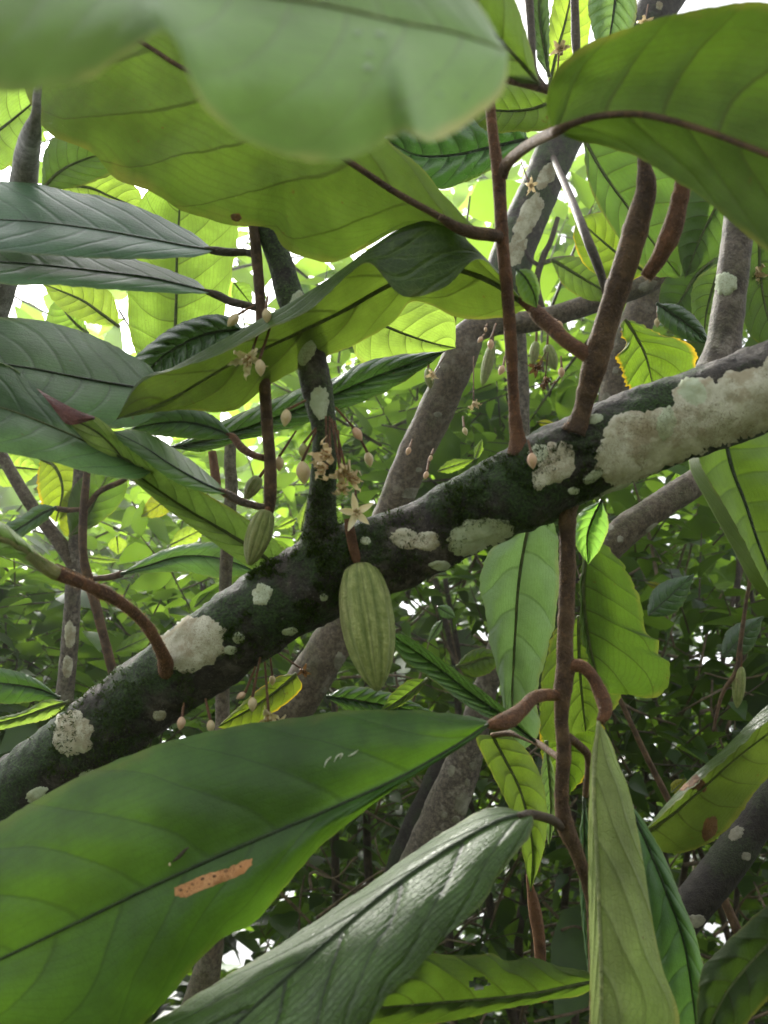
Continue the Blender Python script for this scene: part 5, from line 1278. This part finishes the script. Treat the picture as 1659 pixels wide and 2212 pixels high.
# single leaves of the shrubs behind that stand out
for q in (
    ('yellowed shrub leaf with a scorched orange edge above the satin dark leaf', (372, 1072), (304, 1118), 24, .95, 'yellow', (1.2, 1, .8)),
    ('large lime shrub leaf lit through, pointing right above the satin dark leaf', (366, 1178), (452, 1136), 20, .95, 'bright', (1.25, 1.15, .8)),
    ('small heart-shaped lime shrub leaf left of the satin dark leaf', (252, 1158), (256, 1200), 20, .95, 'bright', (1.3, 1.2, .8)),
    ('green shrub leaf just above the root of the curved red shoot', (250, 1408), (350, 1362), 17, .9, 'bright', (.7, .8, .8)),
    ('narrow lime shrub leaf leaning up the branch by the straight brown stem', (420, 1312), (482, 1252), 12, .9, 'bright', (1.1, 1.1, .8)),
    ('slim bright shrub leaf lying flat right of the slim brown stem', (190, 1204), (262, 1212), 9, .95, 'bright', (1.1, 1.1, .9)),
    ('lime leaf of a seedling left of the mossy shoot, the upright one', (650, 1150), (664, 1078), 13, .8, 'bright', (1.1, 1.1, .8)),
    ('lime leaf of a seedling left of the mossy shoot, pointing left and down', (640, 1120), (596, 1142), 11, .8, 'bright', (1.1, 1.1, .8)),
    ('round lime leaf of a seedling at the fork of the mossy shoot', (640, 1172), (662, 1140), 13, .8, 'bright', (1, 1.1, .8)),
    ('bright lime shrub leaf resting low beside the leaning brown trunk', (945, 1018), (1024, 992), 13, .85, 'bright', (1.2, 1.2, .8)),
    ('small upright lime leaf right of the leaning brown trunk', (1026, 992), (1042, 948), 9, .85, 'bright', (1.2, 1.2, .8)),
    ('yellow fallen leaf caught in the bush between the slender and the forked shoot', (1160, 912), (1206, 918), 8, .95, 'yellow', (1.7, 1.3, .5)),
    ('yellow leaf caught in the bush above the rusty dried flower', (1140, 768), (1180, 778), 9, .95, 'yellow', (1.6, 1.3, .5)),
    ('orange-yellow leaf lying in the dark thicket right of the brown limb', (1210 + 185, 1258), (1250 + 200, 1278), 8, .95, 'yellow', (1.5, 1.1, .5)),
    ('round yellow leaf beside the rolled wet leaf at the right', (1450, 1712), (1482, 1682), 15, .6, 'yellow', (1.3, 1.0, .5)),
    ('broad wet leaf with white shine in the thicket right of the nibbled leaf', (1400, 1330), (1500, 1240), 34, .85, 'top_wet', (1.4, 1.4, 1.4), True),
    ('dark shiny leaf in the thicket beside the dangling vine', (1560, 1420), (1650, 1330), 32, .85, 'top_wet', (1.2, 1.2, 1.2), True),
    ('round pale shrub leaf right of the large pod', (945, 1310), (985, 1335), 14, .8, 'top_silver', (.8, .9, .8), True),
    ('small whitish shrub leaf hanging point-down right of the large pod', (955, 1340), (925, 1388), 10, .8, 'top_silver', (1.1, 1.1, 1.1), True),
    ('light leaf scrap behind the top of the thin brown stem', (505, 610), (545, 660), 22, .55, 'bright', (.9, 1, 1)),
):
    shrub_leaf(*q)
# ================================================================ the thicket behind
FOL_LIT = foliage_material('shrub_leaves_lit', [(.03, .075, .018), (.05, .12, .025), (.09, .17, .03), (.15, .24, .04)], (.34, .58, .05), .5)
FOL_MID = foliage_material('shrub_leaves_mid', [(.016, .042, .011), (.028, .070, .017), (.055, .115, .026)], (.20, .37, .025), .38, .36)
FOL_DARK = foliage_material('shaded_thicket_leaves', [(.012, .030, .009), (.020, .048, .013), (.038, .08, .018)], (.17, .32, .02), .32, .27)  # darker copy of the leaf greens, canopy shade put into the colour

TWIG_VINE = twig_material('dead_vine', (.07, .05, .03), (.16, .12, .075), fuzz=0)

def crown(root, box, count, size, mat, seed, clump=5, droop=.5, aspect=.27, tw=True, kind=None):
    lv, tg = crown_geo(box, count, size, random.Random(seed), clump, droop, aspect)
    o = build('crown', *lv, mat, root)
    if tw:
        build('twigs', *tg, TWIG_DARK, root)['kind'] = 'stuff'
    return o

def shrub(label, base, parts, stems, name='understory_shrub', cat='shrub'):
    root = empty(name, base)
    tag(root, label, cat, 'shrubs behind the cacao tree')
    for p in parts: crown(root, *p[:5], **p[5])
    rs = random.Random(len(label))
    for s_ in stems:
        s_ = [tuple(a + (b_ - a) * t for a, b_ in zip(s_[k], s_[k + 1])) for k in (0, 1) for t in (0, .34, .67)] + [s_[-1]]
        lean = rs.uniform(-.55, .55)
        s_ = [(q[0] + lean * (s_[0][1] - q[1]) * .5 + rs.uniform(-22, 22), q[1], q[2] + rs.uniform(-.05, .05), q[3] * rs.uniform(.8, 1.1)) for q in s_]
        stem_part('stem', s_, TWIG_DARK, root, 8, .05, 30, 30)
    return root

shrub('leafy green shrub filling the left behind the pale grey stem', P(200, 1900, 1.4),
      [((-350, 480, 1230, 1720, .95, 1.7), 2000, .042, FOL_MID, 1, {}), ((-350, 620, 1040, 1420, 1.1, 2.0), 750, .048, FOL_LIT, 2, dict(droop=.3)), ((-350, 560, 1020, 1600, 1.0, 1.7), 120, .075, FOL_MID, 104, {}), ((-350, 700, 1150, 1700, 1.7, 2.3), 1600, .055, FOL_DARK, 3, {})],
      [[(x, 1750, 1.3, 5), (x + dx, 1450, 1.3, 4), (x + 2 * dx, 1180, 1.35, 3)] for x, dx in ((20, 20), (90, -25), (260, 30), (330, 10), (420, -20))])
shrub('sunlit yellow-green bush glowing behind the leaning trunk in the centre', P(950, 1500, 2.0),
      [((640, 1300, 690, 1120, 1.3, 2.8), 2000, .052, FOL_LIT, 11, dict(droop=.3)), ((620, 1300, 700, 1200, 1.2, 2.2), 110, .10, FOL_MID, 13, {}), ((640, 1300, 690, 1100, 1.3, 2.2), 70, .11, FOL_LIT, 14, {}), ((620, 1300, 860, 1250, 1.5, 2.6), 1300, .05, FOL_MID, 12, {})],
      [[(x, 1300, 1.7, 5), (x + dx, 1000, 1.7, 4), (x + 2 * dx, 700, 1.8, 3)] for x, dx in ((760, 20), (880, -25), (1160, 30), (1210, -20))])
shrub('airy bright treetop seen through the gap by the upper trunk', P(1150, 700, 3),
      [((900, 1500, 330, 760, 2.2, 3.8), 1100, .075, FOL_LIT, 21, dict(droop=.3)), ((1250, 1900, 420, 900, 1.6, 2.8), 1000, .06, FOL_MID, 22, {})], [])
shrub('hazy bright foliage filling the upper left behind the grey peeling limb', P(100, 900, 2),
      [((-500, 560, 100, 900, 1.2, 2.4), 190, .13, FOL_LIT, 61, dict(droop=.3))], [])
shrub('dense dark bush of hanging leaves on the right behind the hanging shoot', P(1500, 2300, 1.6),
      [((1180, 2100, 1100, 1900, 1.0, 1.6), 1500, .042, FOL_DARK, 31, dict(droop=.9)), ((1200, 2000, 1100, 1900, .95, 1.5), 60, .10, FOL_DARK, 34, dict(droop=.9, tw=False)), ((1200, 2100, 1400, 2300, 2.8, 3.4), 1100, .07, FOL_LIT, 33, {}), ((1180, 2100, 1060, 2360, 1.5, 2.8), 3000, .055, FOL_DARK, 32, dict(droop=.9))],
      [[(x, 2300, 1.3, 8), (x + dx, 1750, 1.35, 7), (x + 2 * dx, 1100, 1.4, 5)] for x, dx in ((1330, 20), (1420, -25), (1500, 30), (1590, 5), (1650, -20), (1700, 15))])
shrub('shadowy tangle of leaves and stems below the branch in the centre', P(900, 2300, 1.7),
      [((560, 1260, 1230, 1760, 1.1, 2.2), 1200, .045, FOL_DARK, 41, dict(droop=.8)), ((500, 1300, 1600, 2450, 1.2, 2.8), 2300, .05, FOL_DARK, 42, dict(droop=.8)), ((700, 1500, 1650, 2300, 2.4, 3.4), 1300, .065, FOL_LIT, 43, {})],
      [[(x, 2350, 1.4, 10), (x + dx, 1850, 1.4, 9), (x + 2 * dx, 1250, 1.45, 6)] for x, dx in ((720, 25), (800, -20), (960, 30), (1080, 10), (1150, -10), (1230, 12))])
far = crown(None, (-900, 2600, 1000, 2700, 3.2, 5.4), 13000, .22, FOL_MID, 51, tw=False)
far.name = 'undergrowth'; tag(far, 'mass of green undergrowth far behind the tree', 'undergrowth', kind='stuff')

# twigs and vines criss-crossing the dark thicket
rv = random.Random(77)
geos = []
for i in range(260):
    x, y = rv.uniform(560, 1800), rv.uniform(1230, 2250)
    d = rv.uniform(.95, 1.9)
    a = rv.uniform(-.9, .9) if rv.random() < .6 else rv.uniform(1.0, 2.1)
    L = rv.uniform(90, 420)
    q = [(x + L * t * math.cos(a) + rv.uniform(-18, 18), y - L * t * math.sin(a) + rv.uniform(-18, 18), d + rv.uniform(-.05, .05), rv.uniform(1.6, 4.2) * (1.2 - .5 * t)) for t in (0, .33, .66, 1)]
    geos.append(tube_geo(q, 6, 0, 1, n=14))
tag(build('tangled_vines', *merge(*geos), TWIG_VINE), 'thin dead vines and twigs tangled through the dark thicket', 'vines', kind='stuff')

# leaves added overhead to shade the thicket on the right
cv = crown(None, (0, 1, 0, 1, 1, 1), 1, .1, FOL_MID, 1, tw=False)
bpy.data.objects.remove(cv)
def canopy(box, count, size, seed):
    rnd = random.Random(seed)
    v, f = [], []
    for _ in range(count):
        c = Vector((rnd.uniform(box[0], box[1]), rnd.uniform(box[2], box[3]), rnd.uniform(box[4], box[5])))
        an = rnd.uniform(0, 6.283)
        lv, lf = leaflet(c, Vector((math.cos(an), math.sin(an), rnd.uniform(-.7, .1))), Vector((rnd.gauss(0, .3), rnd.gauss(0, .3), 1)), size * rnd.uniform(.7, 1.3), size * .2, .2, .2)
        b = len(v); v += lv; f += [tuple(i + b for i in q) for q in lf]
    return v, f
if SHADE_CANOPY:
    o = build('shade_canopy', *merge(*[canopy(*c) for c in SHADE_CANOPY]), FOL_MID)
    tag(o, 'leaves added overhead to shade the right thicket', 'shade canopy', kind='stuff')

# ground
GR = NT('forest_floor')
ob = GR.n('TexCoord').outputs['Object']
GRM = GR.done(GR.pbr(GR.mix(GR.ramp(GR.noise(ob, 3, 5), .35, .65), (.045, .035, .022), (.05, .075, .025)), .95, GR.bump(GR.noise(ob, 20, 4), .6, .02), .2))
gv, gf = [], []
NG = 48
for i in range(NG + 1):
    for j in range(NG + 1):
        u_, w_ = (i / NG - .5) * 2, (j / NG - .5) * 2
        x, y = 60 * u_ * abs(u_) ** 1.5, 60 * w_ * abs(w_) ** 1.5
        gv.append((x, y, .10 * noise.noise(Vector((x * .4, y * .4, 0)))))
for i in range(NG):
    for j in range(NG):
        gf.append((i * (NG + 1) + j, (i + 1) * (NG + 1) + j, (i + 1) * (NG + 1) + j + 1, i * (NG + 1) + j + 1))
tag(build('ground', gv, gf, GRM), 'leaf-littered forest floor', kind='structure')

# ================================================================ daylight
w = bpy.data.worlds.new("World")
scn.world = w
w.use_nodes = True
nt = w.node_tree
bg = nt.nodes['Background']
sky = nt.nodes.new('ShaderNodeTexSky')
sky.sky_type = 'NISHITA'
sky.sun_disc = False
sky.sun_elevation = SUN_EL
sky.sun_rotation = SUN_AZ
sky.air_density = 1.0
sky.dust_density = 4.0
sky.ozone_density = 1.0
hs = nt.nodes.new('ShaderNodeHueSaturation')
hs.inputs['Saturation'].default_value = .12          # a bright white overcast
nt.links.new(sky.outputs[0], hs.inputs['Color'])
nt.links.new(hs.outputs[0], bg.inputs[0])
bg.inputs[1].default_value = SKY
sl = bpy.data.lights.new('sun', 'SUN')
sl.energy = SUN
sl.angle = R(10)
sl.color = (1.0, .96, .88)
so = bpy.data.objects.new('sun', sl)
COL.objects.link(so)
# azimuth measured from +Y (the viewing direction) towards +X
dirv = Vector((math.sin(SUN_AZ) * math.cos(SUN_EL), math.cos(SUN_AZ) * math.cos(SUN_EL), math.sin(SUN_EL)))
so.rotation_euler = (-dirv).to_track_quat('-Z', 'Y').to_euler()
so.location = (0, 0, 5)
scn.cycles.use_denoising = True
scn.cycles.max_bounces = 10
scn.cycles.diffuse_bounces = 5
scn.cycles.transmission_bounces = 6

if HAZE:  # volume added for a soft glare-like veil of scattered light
    hz = bpy.data.materials.new('veil_haze')
    hz.use_nodes = True
    ht = hz.node_tree
    ht.nodes.clear()
    ho = ht.nodes.new('ShaderNodeOutputMaterial')
    hv = ht.nodes.new('ShaderNodeVolumePrincipled')
    hv.inputs['Color'].default_value = (.93, .96, .97, 1)
    hv.inputs['Density'].default_value = HAZE
    hv.inputs['Anisotropy'].default_value = .72
    ht.links.new(hv.outputs[0], ho.inputs['Volume'])
    X, Z0, Z1 = 62, -1.2, 6.5
    vs = [(x, y, z) for z in (Z0, Z1) for y in (-X, X) for x in (-X, X)]
    tag(build('haze', vs, [(0, 2, 3, 1), (4, 5, 7, 6), (0, 1, 5, 4), (2, 6, 7, 3), (0, 4, 6, 2), (1, 3, 7, 5)], hz, smooth=False), 'thin haze added to veil the view with scattered light', 'haze', kind='stuff')
